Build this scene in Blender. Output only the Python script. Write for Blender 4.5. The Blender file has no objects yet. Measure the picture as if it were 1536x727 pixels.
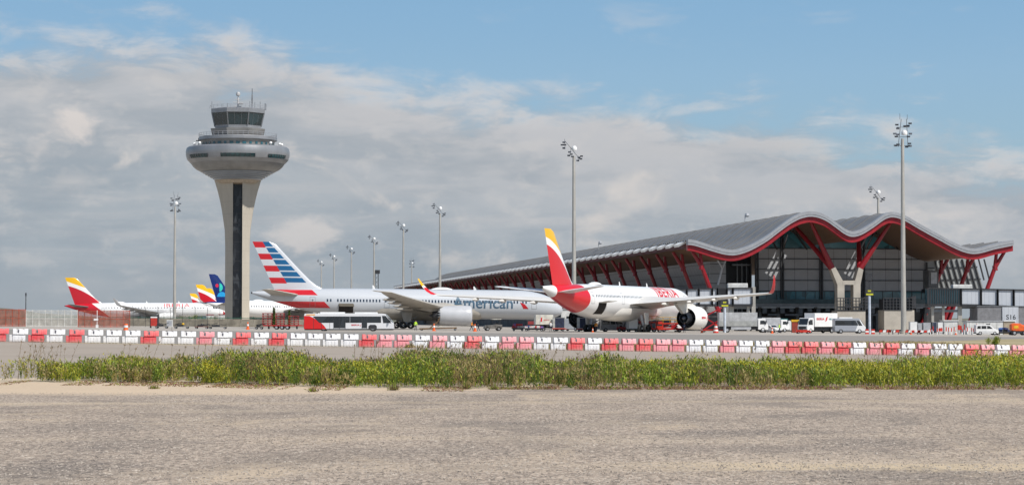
import bpy, bmesh, math, random
import numpy as np
from mathutils import Vector, Matrix
random.seed(7); rng = np.random.default_rng(7)
SC = bpy.context.scene; COL = SC.collection
R = math.radians; PI = math.pi
F = 3400.0; CZ = 1.7; HOR = 482.0
TILT = math.atan((HOR-363.5)/F)

# ------------------------------------------------------------------ camera geometry
def X_at(px, Y): return (px-768)/F*Y
def z_at(py, Y): return CZ+(HOR-py)/F*Y
def cl(v, a, b): return max(a, min(b, v))
def barY(X): return 129.4+.222*cl(X, -80, 80)
def gz(X, Y):
    zb = .12-.018*cl(X, -60, 60); za = -.008*cl(X, -120, 120); yb = barY(X)
    if Y <= 62: return 0.0
    if Y < yb: return zb*(Y-62)/(yb-62)
    if Y < 270: return zb+(za-zb)*(Y-yb)/(270-yb)
    return za

# ------------------------------------------------------------------ object helpers
def props(o, label=None, cat=None, group=None, kind=None):
    if label: o['label'] = label
    if cat: o['category'] = cat
    if group: o['group'] = group
    if kind: o['kind'] = kind
    return o
def thing(name, label, cat, loc=(0,0,0), rotz=0, group=None):
    o = bpy.data.objects.new(name, None); COL.objects.link(o)
    o.location = loc; o.rotation_euler = (0, 0, rotz); o.empty_display_size = .5
    return props(o, label, cat, group)
def kids(o): return [c for c in bpy.data.objects if c.parent == o]
def copy_tree(o, parent=None, table=None):
    if table is None:
        table = {}
        for c in bpy.data.objects:
            if c.parent: table.setdefault(c.parent.name, []).append(c)
    c = o.copy(); COL.objects.link(c); c.parent = parent
    for ch in table.get(o.name, []): copy_tree(ch, c, table)
    return c

class MB:
    def __init__(s): s.v = []; s.f = []; s.m = []; s.uv = None
    def add(s, vs, fs, m=0):
        n = len(s.v); s.v += [tuple(p) for p in vs]
        s.f += [tuple(i+n for i in f) for f in fs]; s.m += [m]*len(fs); return s
    def box(s, x0, x1, y0, y1, z0, z1, m=0):
        v = [(x, y, z) for z in (z0, z1) for y in (y0, y1) for x in (x0, x1)]
        return s.add(v, [(0,2,3,1),(4,5,7,6),(0,1,5,4),(2,6,7,3),(0,4,6,2),(1,3,7,5)], m)
    def prism(s, pts, a, b, axis='y', m=0):
        # pts = outline in the plane across the axis; a, b = extent on the axis
        n = len(pts)
        if axis == 'y': mk = lambda p, t: (p[0], t, p[1])
        elif axis == 'x': mk = lambda p, t: (t, p[0], p[1])
        else: mk = lambda p, t: (p[0], p[1], t)
        v = [mk(p, a) for p in pts]+[mk(p, b) for p in pts]
        fs = [tuple(range(n)), tuple(range(2*n-1, n-1, -1))]
        fs += [(i, i+n, (i+1) % n+n, (i+1) % n) for i in range(n)]
        return s.add(v, fs, m)
    def tube(s, p0, p1, r0, r1=None, n=8, m=0, cap=True):
        r1 = r0 if r1 is None else r1
        p0 = Vector(p0); p1 = Vector(p1); d = (p1-p0).normalized()
        a = d.orthogonal().normalized(); b = d.cross(a)
        v = []
        for p, r in ((p0, r0), (p1, r1)):
            for i in range(n):
                t = 2*PI*(i+.5)/n; v.append(p+a*(r*math.cos(t))+b*(r*math.sin(t)))
        fs = [(i, (i+1) % n, (i+1) % n+n, i+n) for i in range(n)]
        if cap: fs += [tuple(range(n-1, -1, -1)), tuple(range(n, 2*n))]
        return s.add(v, fs, m)
    def bar(s, p0, p1, w, h, m=0):
        p0 = Vector(p0); p1 = Vector(p1); d = (p1-p0).normalized()
        up = Vector((0,0,1)) if abs(d.z) < .95 else Vector((0,1,0))
        a = d.cross(up).normalized(); b = a.cross(d)
        v = [p+a*(sx*w/2)+b*(sy*h/2) for p in (p0, p1) for sx, sy in ((-1,-1),(1,-1),(1,1),(-1,1))]
        return s.add(v, [(0,3,2,1),(4,5,6,7),(0,1,5,4),(1,2,6,5),(2,3,7,6),(3,0,4,7)], m)
    def lathe(s, prof, c=(0,0,0), axis='z', n=24, m=0, a0=0, a1=2*PI, flat=0):
        full = abs(a1-a0-2*PI) < 1e-6; k = n if full else n+1; v = []
        for (r, t) in prof:
            for i in range(k):
                a = a0+(a1-a0)*i/n; x, y = r*math.cos(a), r*math.sin(a)
                v.append((c[0]+x, c[1]+y, c[2]+t) if axis == 'z' else (c[0]+t, c[1]+y, c[2]+x) if axis == 'x' else (c[0]+x, c[1]+t, c[2]+y))
        fs = []
        for j in range(len(prof)-1):
            for i in range(k if full else n):
                i2 = (i+1) % k; fs.append((j*k+i, j*k+i2, (j+1)*k+i2, (j+1)*k+i))
        return s.add(v, fs, m)
    def grid(s, rows, m=0, closed=False):
        k = len(rows[0]); v = [p for r in rows for p in r]; fs = []
        for j in range(len(rows)-1):
            for i in range(k if closed else k-1):
                i2 = (i+1) % k; fs.append((j*k+i, j*k+i2, (j+1)*k+i2, (j+1)*k+i))
        return s.add(v, fs, m)
    def build(s, name, mats, parent=None, smooth=False, bevel=0, fix=True, angle=35):
        me = bpy.data.meshes.new(name); me.from_pydata(s.v, [], s.f)
        if not isinstance(mats, (list, tuple)): mats = [mats]
        for m in mats: me.materials.append(m)
        me.polygons.foreach_set('material_index', s.m)
        if fix or bevel:
            bm = bmesh.new(); bm.from_mesh(me)
            bmesh.ops.remove_doubles(bm, verts=bm.verts, dist=1e-5)
            if bevel:
                es = [e for e in bm.edges if len(e.link_faces) == 2 and e.calc_face_angle(0) > .5]
                bmesh.ops.bevel(bm, geom=es, offset=bevel, segments=2, affect='EDGES', profile=.6)
            if fix: bmesh.ops.recalc_face_normals(bm, faces=bm.faces)
            bm.to_mesh(me); bm.free()
        if smooth:
            me.polygons.foreach_set('use_smooth', [True]*len(me.polygons))
            try: me.set_sharp_from_angle(angle=R(angle))
            except Exception: pass
        me.update()
        o = bpy.data.objects.new(name, me); COL.objects.link(o); o.parent = parent
        return o

# ------------------------------------------------------------------ node expressions
class E:
    nt = None
    def __init__(s, v): s.v = v.v if isinstance(v, E) else v
    def __add__(a, b): return mth('ADD', a, b)
    __radd__ = __add__
    def __sub__(a, b): return mth('SUBTRACT', a, b)
    def __rsub__(a, b): return mth('SUBTRACT', b, a)
    def __mul__(a, b): return mth('MULTIPLY', a, b)
    __rmul__ = __mul__
    def __truediv__(a, b): return mth('DIVIDE', a, b)
    def __gt__(a, b): return mth('GREATER_THAN', a, b)
    def __lt__(a, b): return mth('LESS_THAN', a, b)
def mth(op, a, b=None, c=None, clamp=False):
    n = E.nt.nodes.new('ShaderNodeMath'); n.operation = op; n.use_clamp = clamp
    for i, x in enumerate((a, b, c)):
        if x is None: continue
        x = x.v if isinstance(x, E) else x
        if isinstance(x, (int, float)): n.inputs[i].default_value = x
        else: E.nt.links.new(x, n.inputs[i])
    return E(n.outputs[0])
def fract(a): return mth('FRACT', a)
def sstep(a, lo, hi):
    n = E.nt.nodes.new('ShaderNodeMapRange'); n.interpolation_type = 'SMOOTHSTEP'
    for k, x in (('Value', a), ('From Min', lo), ('From Max', hi)):
        x = x.v if isinstance(x, E) else x
        if isinstance(x, (int, float)): n.inputs[k].default_value = x
        else: E.nt.links.new(x, n.inputs[k])
    return E(n.outputs[0])
def c4(c): return (c[0], c[1], c[2], 1)
def mixc(f, a, b, mode='MIX'):
    n = E.nt.nodes.new('ShaderNodeMix'); n.data_type = 'RGBA'; n.blend_type = mode
    for k, x in ((0, f), (6, a), (7, b)):
        x = x.v if isinstance(x, E) else x
        if isinstance(x, (int, float)): n.inputs[k].default_value = x
        elif isinstance(x, (tuple, list)): n.inputs[k].default_value = c4(x)
        else: E.nt.links.new(x, n.inputs[k])
    return E(n.outputs[2])
def coords(kind='Object', scale=(1,1,1)):
    t = E.nt.nodes.new('ShaderNodeTexCoord'); m = E.nt.nodes.new('ShaderNodeMapping')
    m.inputs['Scale'].default_value = scale; E.nt.links.new(t.outputs[kind], m.inputs[0]); return m.outputs[0]
def xyz(kind='Object'):
    t = E.nt.nodes.new('ShaderNodeTexCoord'); m = E.nt.nodes.new('ShaderNodeSeparateXYZ')
    E.nt.links.new(t.outputs[kind], m.inputs[0]); return [E(o) for o in m.outputs]
def noise(vec, scale=1, detail=4, rough=.55, dist=0, out=0):
    n = E.nt.nodes.new('ShaderNodeTexNoise'); n.inputs['Scale'].default_value = scale
    n.inputs['Detail'].default_value = detail; n.inputs['Roughness'].default_value = rough; n.inputs['Distortion'].default_value = dist
    E.nt.links.new(vec, n.inputs['Vector']); return E(n.outputs[out])
def voro(vec, scale=1, out='Color', feature='F1'):
    n = E.nt.nodes.new('ShaderNodeTexVoronoi'); n.inputs['Scale'].default_value = scale; n.feature = feature
    E.nt.links.new(vec, n.inputs['Vector']); return E(n.outputs[out])
def ramp(f, stops):
    n = E.nt.nodes.new('ShaderNodeValToRGB'); r = n.color_ramp
    while len(r.elements) < len(stops): r.elements.new(.5)
    for e, (p, c) in zip(r.elements, stops): e.position = p; e.color = c4(c)
    E.nt.links.new(f.v, n.inputs[0]); return E(n.outputs[0])
def new_mat(name):
    m = bpy.data.materials.new(name); m.use_nodes = True; E.nt = m.node_tree
    return m, m.node_tree.nodes['Principled BSDF']
def setin(b, k, x):
    x = x.v if isinstance(x, E) else x
    if isinstance(x, (int, float)): b.inputs[k].default_value = x
    elif isinstance(x, (tuple, list)): b.inputs[k].default_value = c4(x)
    else: E.nt.links.new(x, b.inputs[k])
def bump(b, h, strength=.3, dist=.05):
    n = E.nt.nodes.new('ShaderNodeBump'); n.inputs['Strength'].default_value = strength; n.inputs['Distance'].default_value = dist
    E.nt.links.new(h.v, n.inputs['Height']); E.nt.links.new(n.outputs[0], b.inputs['Normal'])
def mat(name, col, rough=.55, metal=0, var=.12, scale=1.2, spec=.5, stretch=(1,1,1), emit=0):
    m, b = new_mat(name)
    n = noise(coords('Object', stretch), scale, 5, .6)
    d = tuple(max(0, c*(1-2.2*var)) for c in col); l = tuple(min(1, c*(1+1.2*var)) for c in col)
    setin(b, 'Base Color', mixc(sstep(n, .25, .75), d, l))
    setin(b, 'Roughness', rough); setin(b, 'Metallic', metal); b.inputs['Specular IOR Level'].default_value = spec
    if emit: setin(b, 'Emission Color', col); setin(b, 'Emission Strength', emit)
    return m

WHITE = mat('white_paint', (.78,.78,.77), .35, var=.05, scale=.6)
WHITE2 = mat('aged_white_paint', (.62,.62,.6), .5, var=.12)
LGREY = mat('light_grey_metal', (.42,.43,.45), .45, .2, var=.08)
GREY = mat('grey_metal', (.22,.23,.24), .45, .5, var=.1)
STEEL = mat('galvanised_steel', (.45,.43,.39), .5, .35, var=.08, stretch=(1,1,.3))
DARK = mat('dark_metal', (.035,.036,.04), .5, .1)
BLACK = mat('black_rubber', (.012,.012,.013), .7)
REDM = mat('red_paint', (.42,.012,.018), .4, var=.08)
REDG = mat('bright_red_paint', (.55,.03,.015), .45, var=.12)
ORANGE = mat('orange_paint', (.75,.16,.02), .5)
YELLOW = mat('yellow_paint', (.7,.42,.02), .5)
CONC = mat('pale_concrete', (.42,.385,.33), .8, var=.1, scale=.35)
NAVY = mat('navy_canvas', (.025,.035,.075), .7, var=.3, scale=2)
GREENP = mat('green_paint', (.03,.12,.08), .6)
def glassmat(name, col, rough=.08, sc=.35):
    m, b = new_mat(name)
    v = voro(coords('Object', (1,1,1)), sc)
    g = E.nt.nodes.new('ShaderNodeRGBToBW'); E.nt.links.new(v.v, g.inputs[0])
    setin(b, 'Base Color', mixc(E(g.outputs[0]), tuple(c*.5 for c in col), tuple(c*1.5 for c in col)))
    setin(b, 'Roughness', rough); b.inputs['Specular IOR Level'].default_value = .8
    return m
GLASS = glassmat('dark_glass', (.02,.025,.03))
TEAL = glassmat('teal_glass', (.02,.085,.11), .12)

# ------------------------------------------------------------------ text
def text_mesh(body, size, bold=0.0, shear=0, spacing=1.0):
    cu = bpy.data.curves.new('lettering', 'FONT'); cu.body = body; cu.size = size; cu.offset = bold; cu.shear = shear
    cu.space_character = spacing; cu.resolution_u = 3
    o = bpy.data.objects.new('tmp', cu); COL.objects.link(o)
    dg = bpy.context.evaluated_depsgraph_get(); me = bpy.data.meshes.new_from_object(o.evaluated_get(dg))
    v = [tuple(p.co) for p in me.vertices]; f = [tuple(p.vertices) for p in me.polygons]
    bpy.data.objects.remove(o); bpy.data.curves.remove(cu); bpy.data.meshes.remove(me)
    return v, f
def fit_text(body, w, h, **k):
    v, f = text_mesh(body, 1, **k)
    xs = [p[0] for p in v]; ys = [p[1] for p in v]
    x0, x1, y0, y1 = min(xs), max(xs), min(ys), max(ys)
    return [((p[0]-x0)/(x1-x0)*w, (p[1]-y0)/(y1-y0)*h) for p in v], f
def sign_text(body, w, h, place, name, m, parent, **k):
    v, f = fit_text(body, w, h, **k); b = MB(); b.add([place(p[0], p[1]) for p in v], f)
    return b.build(name, m, parent, fix=False)
# ================================================================== WORLD, SUN, CAMERA
SUN_EL = R(50); SH = Vector((.74, -.67)).normalized()
SDIR = Vector((SH.x*math.cos(SUN_EL), SH.y*math.cos(SUN_EL), math.sin(SUN_EL)))
def make_world():
    w = bpy.data.worlds.new("World"); SC.world = w; w.use_nodes = True; nt = w.node_tree; E.nt = nt
    bg = nt.nodes['Background']
    sky = nt.nodes.new('ShaderNodeTexSky'); sky.sky_type = 'NISHITA'; sky.sun_disc = False
    sky.sun_elevation = SUN_EL; sky.sun_rotation = math.atan2(SH.x, SH.y); sky.air_density = 1.2; sky.dust_density = 1.0; sky.ozone_density = 2
    bg.inputs['Strength'].default_value = .085
    x, y, z = xyz('Generated')
    u = mth('ARCTAN2', x, y); K = 1/.085
    def kc(c): return tuple(v*K for v in c)
    # blue air low over the horizon
    blue = ramp(sstep(z, .0, .16), [(0, kc((.33,.39,.44))), (.4, kc((.30,.45,.55))), (.75, kc((.265,.43,.59))), (1, kc((.215,.39,.585)))])
    base = mixc(sstep(z, .12, .45), blue, E(sky.outputs[0]))
    # cloud bank: its upper edge follows a curve in azimuth
    fc = nt.nodes.new('ShaderNodeFloatCurve'); cv = fc.mapping.curves[0]
    pts = [(0,.62),(.05,.80),(.23,.835),(.30,.80),(.40,.70),(.5,.655),(.62,.635),(.72,.62),(.80,.55),(.9,.50),(1,.46)]
    # x: azimuth -.26 .. +.26 ; y: elevation 0 .. .15
    for i, p in enumerate(pts):
        if i < 2: cv.points[i].location = p
        else: cv.points.new(*p)
    fc.mapping.update()
    un = sstep(0, 0, 1)
    mr = nt.nodes.new('ShaderNodeMapRange'); nt.links.new(u.v, mr.inputs[0]); mr.inputs[1].default_value = -.26; mr.inputs[2].default_value = .26
    nt.links.new(mr.outputs[0], fc.inputs['Value'])
    vb = E(fc.outputs[0])*.15
    cvec = coords('Generated', (1,1,3.2)); cv2 = coords('Generated', (1,1,1.6))
    n1 = noise(cvec, 9, 6, .55, .3); n5 = noise(cv2, 70, 6, .6, .3); n2 = noise(cvec, 26, 7, .6, .4); n3 = noise(cv2, 17, 7, .55, .5)
    edge = vb-z+(n1-.5)*.075+(n2-.5)*.05+(n5-.5)*.016
    cover = sstep(edge, -.010, .020)
    wisp = sstep(n2+(n1-.5)*.9, .56, .80)*sstep(z, .155, .10)*.55
    streak = sstep(noise(coords('Generated', (.6,.6,7)), 14, 6, .6, .5), .42, .72)
    # tone of the cloud: greyer low down, paler near its upper edge, warm puffs
    depth = sstep(vb-z, .0, .085)
    body = mixc(depth, kc((.49,.495,.515)), kc((.345,.39,.43)))
    body = mixc(streak*.55, body, kc((.485,.485,.495)))
    shade = sstep(n1+(n2-.5)*.5, .38, .62)
    body = mixc((1-shade)*.6, body, kc((.275,.325,.375)))
    lit = sstep(n3, .58, .70)*sstep(edge, .0, .03)*sstep(z, .012, .03)
    body = mixc(lit*.7, body, kc((.66,.61,.57)))
    rim = sstep(edge, .026, .002)*sstep(n2, .42, .60)
    body = mixc(rim*.75, body, kc((.64,.625,.62)))
    # left: one sunlit cumulus puff and a smaller one beside it
    for (uu, vv, ru, rv, k) in ((-.1925,.087,.012,.0095,.75), (-.207,.072,.0085,.007,.4), (-.19,.061,.012,.006,.3), (-.094,.038,.013,.006,.55), (.185,.046,.026,.0035,.45), (-.063,.105,.011,.0025,.6)):
        dx = (u-uu)/ru; dz = (z-vv)/rv
        d = mth('SQRT', dx*dx+dz*dz)+(n3-.5)*4.2+(n5-.5)*3.0
        body = mixc(sstep(d, 1.3, .1)*k, body, kc((.68,.625,.59)))
    low = sstep(z, .035, .0)
    body = mixc(sstep(n5+(n2-.5)*.7, .50, .75)*.35, body, kc((.56,.545,.535)))
    body = mixc(low*.75, body, kc((.315,.355,.385)))
    skyc = mixc(mth('MAXIMUM', cover, wisp), base, body)
    nt.links.new(skyc.v, bg.inputs['Color'])
make_world()
ld = bpy.data.lights.new('sun', 'SUN'); ld.energy = 4.4; ld.angle = R(.53); ld.color = (1, .955, .89)
sun = bpy.data.objects.new('sun', ld); COL.objects.link(sun); sun.rotation_euler = SDIR.to_track_quat('Z', 'Y').to_euler(); sun.location = (60, -60, 120)
cd = bpy.data.cameras.new('camera'); cam = bpy.data.objects.new('camera', cd); COL.objects.link(cam)
cd.sensor_width = 36; cd.lens = F/1536*36; cd.clip_end = 60000; cd.clip_start = .5
cam.location = (0, 0, CZ); cam.rotation_euler = (PI/2+TILT, 0, 0); SC.camera = cam
SC.view_settings.view_transform = 'Standard'; SC.view_settings.look = 'None'; SC.view_settings.exposure = .16
SC.render.engine = 'CYCLES'; SC.cycles.max_bounces = 6; SC.cycles.use_denoising = True

# ================================================================== GROUND
XS = sorted(set([-9000,-5000,-2500,-1200,-700,-450,-300]+[x for x in range(-200, -60, 10)]+[x for x in range(-60, 61, 2)]+[x for x in range(70, 201, 10)]+[300,450,700,1200,2500,5000,9000]))
def strip(name, y0, y1, n, m, power=1.0):
    rows = []
    for j in range(n+1):
        t = (j/n)**power; row = []
        for X in XS:
            a, b = y0(X), y1(X); Y = a+(b-a)*t; row.append((X, Y, gz(X, Y)))
        rows.append(row)
    mb = MB(); mb.grid(rows); return props(mb.build(name, m, None, smooth=True, fix=False), kind='structure')
def k(v): return lambda X: v
def gravel_mat():
    m, b = new_mat('gravel_asphalt'); c = coords('Object')
    x, y, z = xyz('Object')
    fine = noise(coords('Object', (1,.32,1)), 17, 4, .8); mid = noise(coords('Object', (1,.35,1)), 5.5, 4, .65); st = voro(coords('Object', (1,.4,1)), 24)
    big = noise(coords('Object', (.30,.16,1)), .9, 6, .6, .6); band = noise(coords('Object', (.045,.22,1)), 1.3, 6, .65, .3)
    bw = E.nt.nodes.new('ShaderNodeRGBToBW'); E.nt.links.new(st.v, bw.inputs[0]); bw = E(bw.outputs[0])
    col = ramp(sstep(fine, .30, .70), [(0,(.13,.108,.088)), (.5,(.34,.29,.24)), (1,(.62,.53,.435))])
    col = mixc(.5, col, mixc(sstep(bw, .2, .8), (.14,.12,.10), (.58,.50,.41)))
    spk = noise(coords('Object', (1,.30,1)), 10, 3, .75); col = mixc(sstep(spk, .54, .70)*.65, col, (.11,.095,.08)); col = mixc(sstep(spk, .44, .30)*.5, col, (.68,.61,.52))
    col = mixc(sstep(big, .48, .66)*.55, col, (.17,.15,.13))
    pat = noise(coords('Object', (.22,.12,1)), 1.3, 6, .65, .8); col = mixc(sstep(pat, .54, .66)*.6, col, (.54,.45,.33)); col = mixc(sstep(pat, .44, .34)*.6, col, (.19,.17,.15))
    col = mixc(sstep(mid, .60, .8)*.5, col, (.12,.115,.11))
    col = mixc(sstep(band, .50, .68)*.5, col, (.55,.47,.36))
    # pale sand blown over the far edge of the lot, on the left
    sn = noise(coords('Object', (.12,.6,1)), 1.4, 6, .65, .5)
    front = 53.3+sstep(x, -7, 5)*6.5+(sn-.5)*6
    sand = mixc(fine, (.46,.37,.26), (.68,.57,.43))
    col = mixc(sstep(y-front, -1.2, .8)*.9, col, sand)
    # sandy track to the right foreground
    trk = sstep(mth('ABSOLUTE', y-26.5-(sn-.5)*4), 1.4, .1)*sstep(x, .5, 3.5)
    col = mixc(trk*.85, col, mixc(fine, (.42,.35,.24), (.66,.56,.40)))
    trk2 = sstep(mth('ABSOLUTE', y-48-(sn-.5)*2-x*.1), 1.0, .1)
    col = mixc(trk2*.35, col, (.50,.42,.30))
    for (cx, cy, rx, ry, kk) in ((-5.4,26.0,1.3,1.6,.7),(-6.8,37,1.3,1.6,.45),(-5.4,31.5,1.2,1.6,.5),(-8.5,34.5,1.5,1.0,.35),(3.9,35,1.7,.7,.6),(5.2,32,1.3,1.0,.55),(2.8,34,.9,.8,.45),(4.6,25.2,1.6,.9,.6),(3.2,30.5,1.8,.6,.4),(-1,30,1.6,.9,.35),(1.2,38,3,1.0,.35),(-2.2,43,3,1.4,.3),(6.5,41,2.5,1.2,.3)):
        e_ = mth('SQRT', (x-cx)*(x-cx)*(1/rx/rx)+(y-cy)*(y-cy)*(1/ry/ry/2.2))+(big-.5)*2+(mid-.5)*3.2
        col = mixc(sstep(e_, 1.25, .2)*kk, col, mixc(sstep(fine, .42, .60), (.075,.07,.065), (.30,.27,.24)))
    col = mixc(1.0, col, (.97,.92,.885), 'MULTIPLY')
    setin(b, 'Base Color', col); setin(b, 'Roughness', .9); b.inputs['Specular IOR Level'].default_value = .25
    bump(b, fine+bw*.6+mid, .6, .025); return m
def soil_mat():
    m, b = new_mat('sandy_verge_soil'); c = coords('Object'); x, y, z = xyz('Object')
    n = noise(c, 9, 5, .7); n2 = noise(coords('Object', (.3,1,1)), .9, 5, .6)
    col = mixc(n, (.42,.34,.24), (.66,.55,.41)); col = mixc(sstep(n2, .45, .65)*.7, col, (.26,.20,.15))
    col = mixc(sstep(x, -1, 4)*.6, col, (.22,.15,.11))
    setin(b, 'Base Color', col); setin(b, 'Roughness', .95); bump(b, n, .5, .04); return m
def road_mat(name, c0, c1, line=False):
    m, b = new_mat(name); n = noise(coords('Object'), 14, 4, .7); n2 = noise(coords('Object', (.05,.4,1)), .8, 6, .6, .3)
    n3 = noise(coords('Object', (.4,.4,1)), .5, 5, .6)
    col = mixc(n*.5+n2*.5, c0, c1); col = mixc(sstep(n3, .5, .7)*.35, col, tuple(v*.8 for v in c0))
    if 'concrete' in name:
        x, y, z = xyz('Object'); g = mth('MAXIMUM', sstep(mth('ABSOLUTE', fract((y-x*.1)/7.5)-.5), .470, .485), sstep(mth('ABSOLUTE', fract((x+y*.15)/7.5)-.5), .485, .495)); col = mixc(g*.5, col, (.10,.09,.08))
        oil = noise(coords('Object', (.25,.12,1)), 1.2, 5, .6); col = mixc(sstep(oil, .60, .72)*.5, col, (.13,.12,.11))
    setin(b, 'Base Color', col); setin(b, 'Roughness', .88); b.inputs['Specular IOR Level'].default_value = .25; bump(b, n, .3, .01); return m
def dry_mat():
    m, b = new_mat('dry_grass_ground'); n = noise(coords('Object', (.5,.5,1)), 2.5, 6, .7); n2 = noise(coords('Object', (.05,.2,1)), 1, 5, .6)
    col = mixc(n, (.17,.15,.07), (.42,.34,.19)); col = mixc(sstep(n2, .5, .68)*.7, col, (.50,.41,.28))
    setin(b, 'Base Color', col); setin(b, 'Roughness', .95); bump(b, n, .6, .08); return m
def far_mat():
    m, b = new_mat('distant_field'); n = noise(coords('Object', (.02,.02,1)), .5, 6, .6)
    setin(b, 'Base Color', mixc(n, (.16,.15,.09), (.34,.30,.2))); setin(b, 'Roughness', .95); return m
VERGE0 = lambda X: 63.2-5.8*(1/(1+math.exp(-cl((X+6)*.8,-30,30))))
strip('gravel_lot', k(-80), VERGE0, 60, gravel_mat())
strip('verge', VERGE0, k(67.5), 8, soil_mat())
strip('perimeter_road', k(67.5), lambda X: barY(X)+1.2, 30, road_mat('worn_asphalt', (.26,.22,.18), (.39,.335,.28)))
def dryY(X):
    b = barY(X)+1.2
    return b+3+cl((X+5)/45, 0, 1.6)*95+6*math.sin(X*.09)
strip('dry_grass_strip', lambda X: barY(X)+1.2, dryY, 20, dry_mat())
strip('service_road', dryY, lambda X: 335+.1*cl(X,-80,80), 20, road_mat('apron_road_asphalt', (.20,.185,.165), (.28,.26,.235)))
strip('apron', lambda X: 335+.1*cl(X,-80,80), k(1500), 60, road_mat('apron_concrete', (.32,.29,.25), (.44,.40,.35)), 1.4)
strip('far_ground', k(1500), k(15900), 24, far_mat(), 2)

# painted edge line along the perimeter road, and low kerb behind the barriers
mb = MB()
for yy, w in ((84.0, .16),):
    rows = [[(X, yy+.05*X, gz(X, yy+.05*X)+.004), (X, yy+w+.05*X, gz(X, yy+w+.05*X)+.004)] for X in range(-60, 61, 2)]
    mb.grid(rows)
props(mb.build('road_marking', mat('faded_road_paint', (.42,.40,.36), .8, var=.25, scale=4), None, fix=False), kind='structure')
mb = MB()
rows = [[(X, 340+.1*X, gz(X, 340+.1*X)+.004), (X, 340.5+.1*X, gz(X, 340.5+.1*X)+.004)] for X in range(-60, 141, 2)]
mb.grid(rows)
props(mb.build('apron_line', mat('pale_line_paint', (.55,.5,.42), .8, var=.2), None, fix=False), kind='structure')

# hills on the horizon
def hills():
    mb = MB(); rows = []
    for j, (Y, hs) in enumerate(((9000,0),(9600,.5),(10500,1),(12500,.8),(14800,0))):
        row = []
        for i in range(121):
            X = -5200+i*90
            h = 95+80*math.sin(i*.09+1)+22*math.sin(i*.31)+10*math.sin(i*.83)+5*math.sin(i*1.9)
            h *= cl((1500-X)/3200, .12, 1)
            row.append((X, Y, -2+h*hs*(1+.04*math.sin(i*2.3+j))))
        rows.append(row)
    mb.grid(rows)
    m, b = new_mat('hill_scrub'); n = noise(coords('Object', (.002,.002,.004)), 1.5, 6, .6)
    setin(b, 'Base Color', mixc(n, (.05,.07,.04), (.2,.17,.11))); setin(b, 'Roughness', .95)
    props(mb.build('hills', m, None, smooth=True, fix=False), kind='structure')
hills()
# thin summer haze
def haze():
    m = bpy.data.materials.new('haze_air'); m.use_nodes = True; nt = m.node_tree; nt.nodes.remove(nt.nodes['Principled BSDF'])
    v = nt.nodes.new('ShaderNodeVolumePrincipled'); v.inputs['Color'].default_value = (.86,.91,1,1); v.inputs['Density'].default_value = .000007; v.inputs['Anisotropy'].default_value = .3
    nt.links.new(v.outputs[0], nt.nodes['Material Output'].inputs['Volume'])
    props(MB().box(-9400, 9400, -300, 16200, -6, 260).build('haze', m), kind='stuff')
haze()
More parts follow.
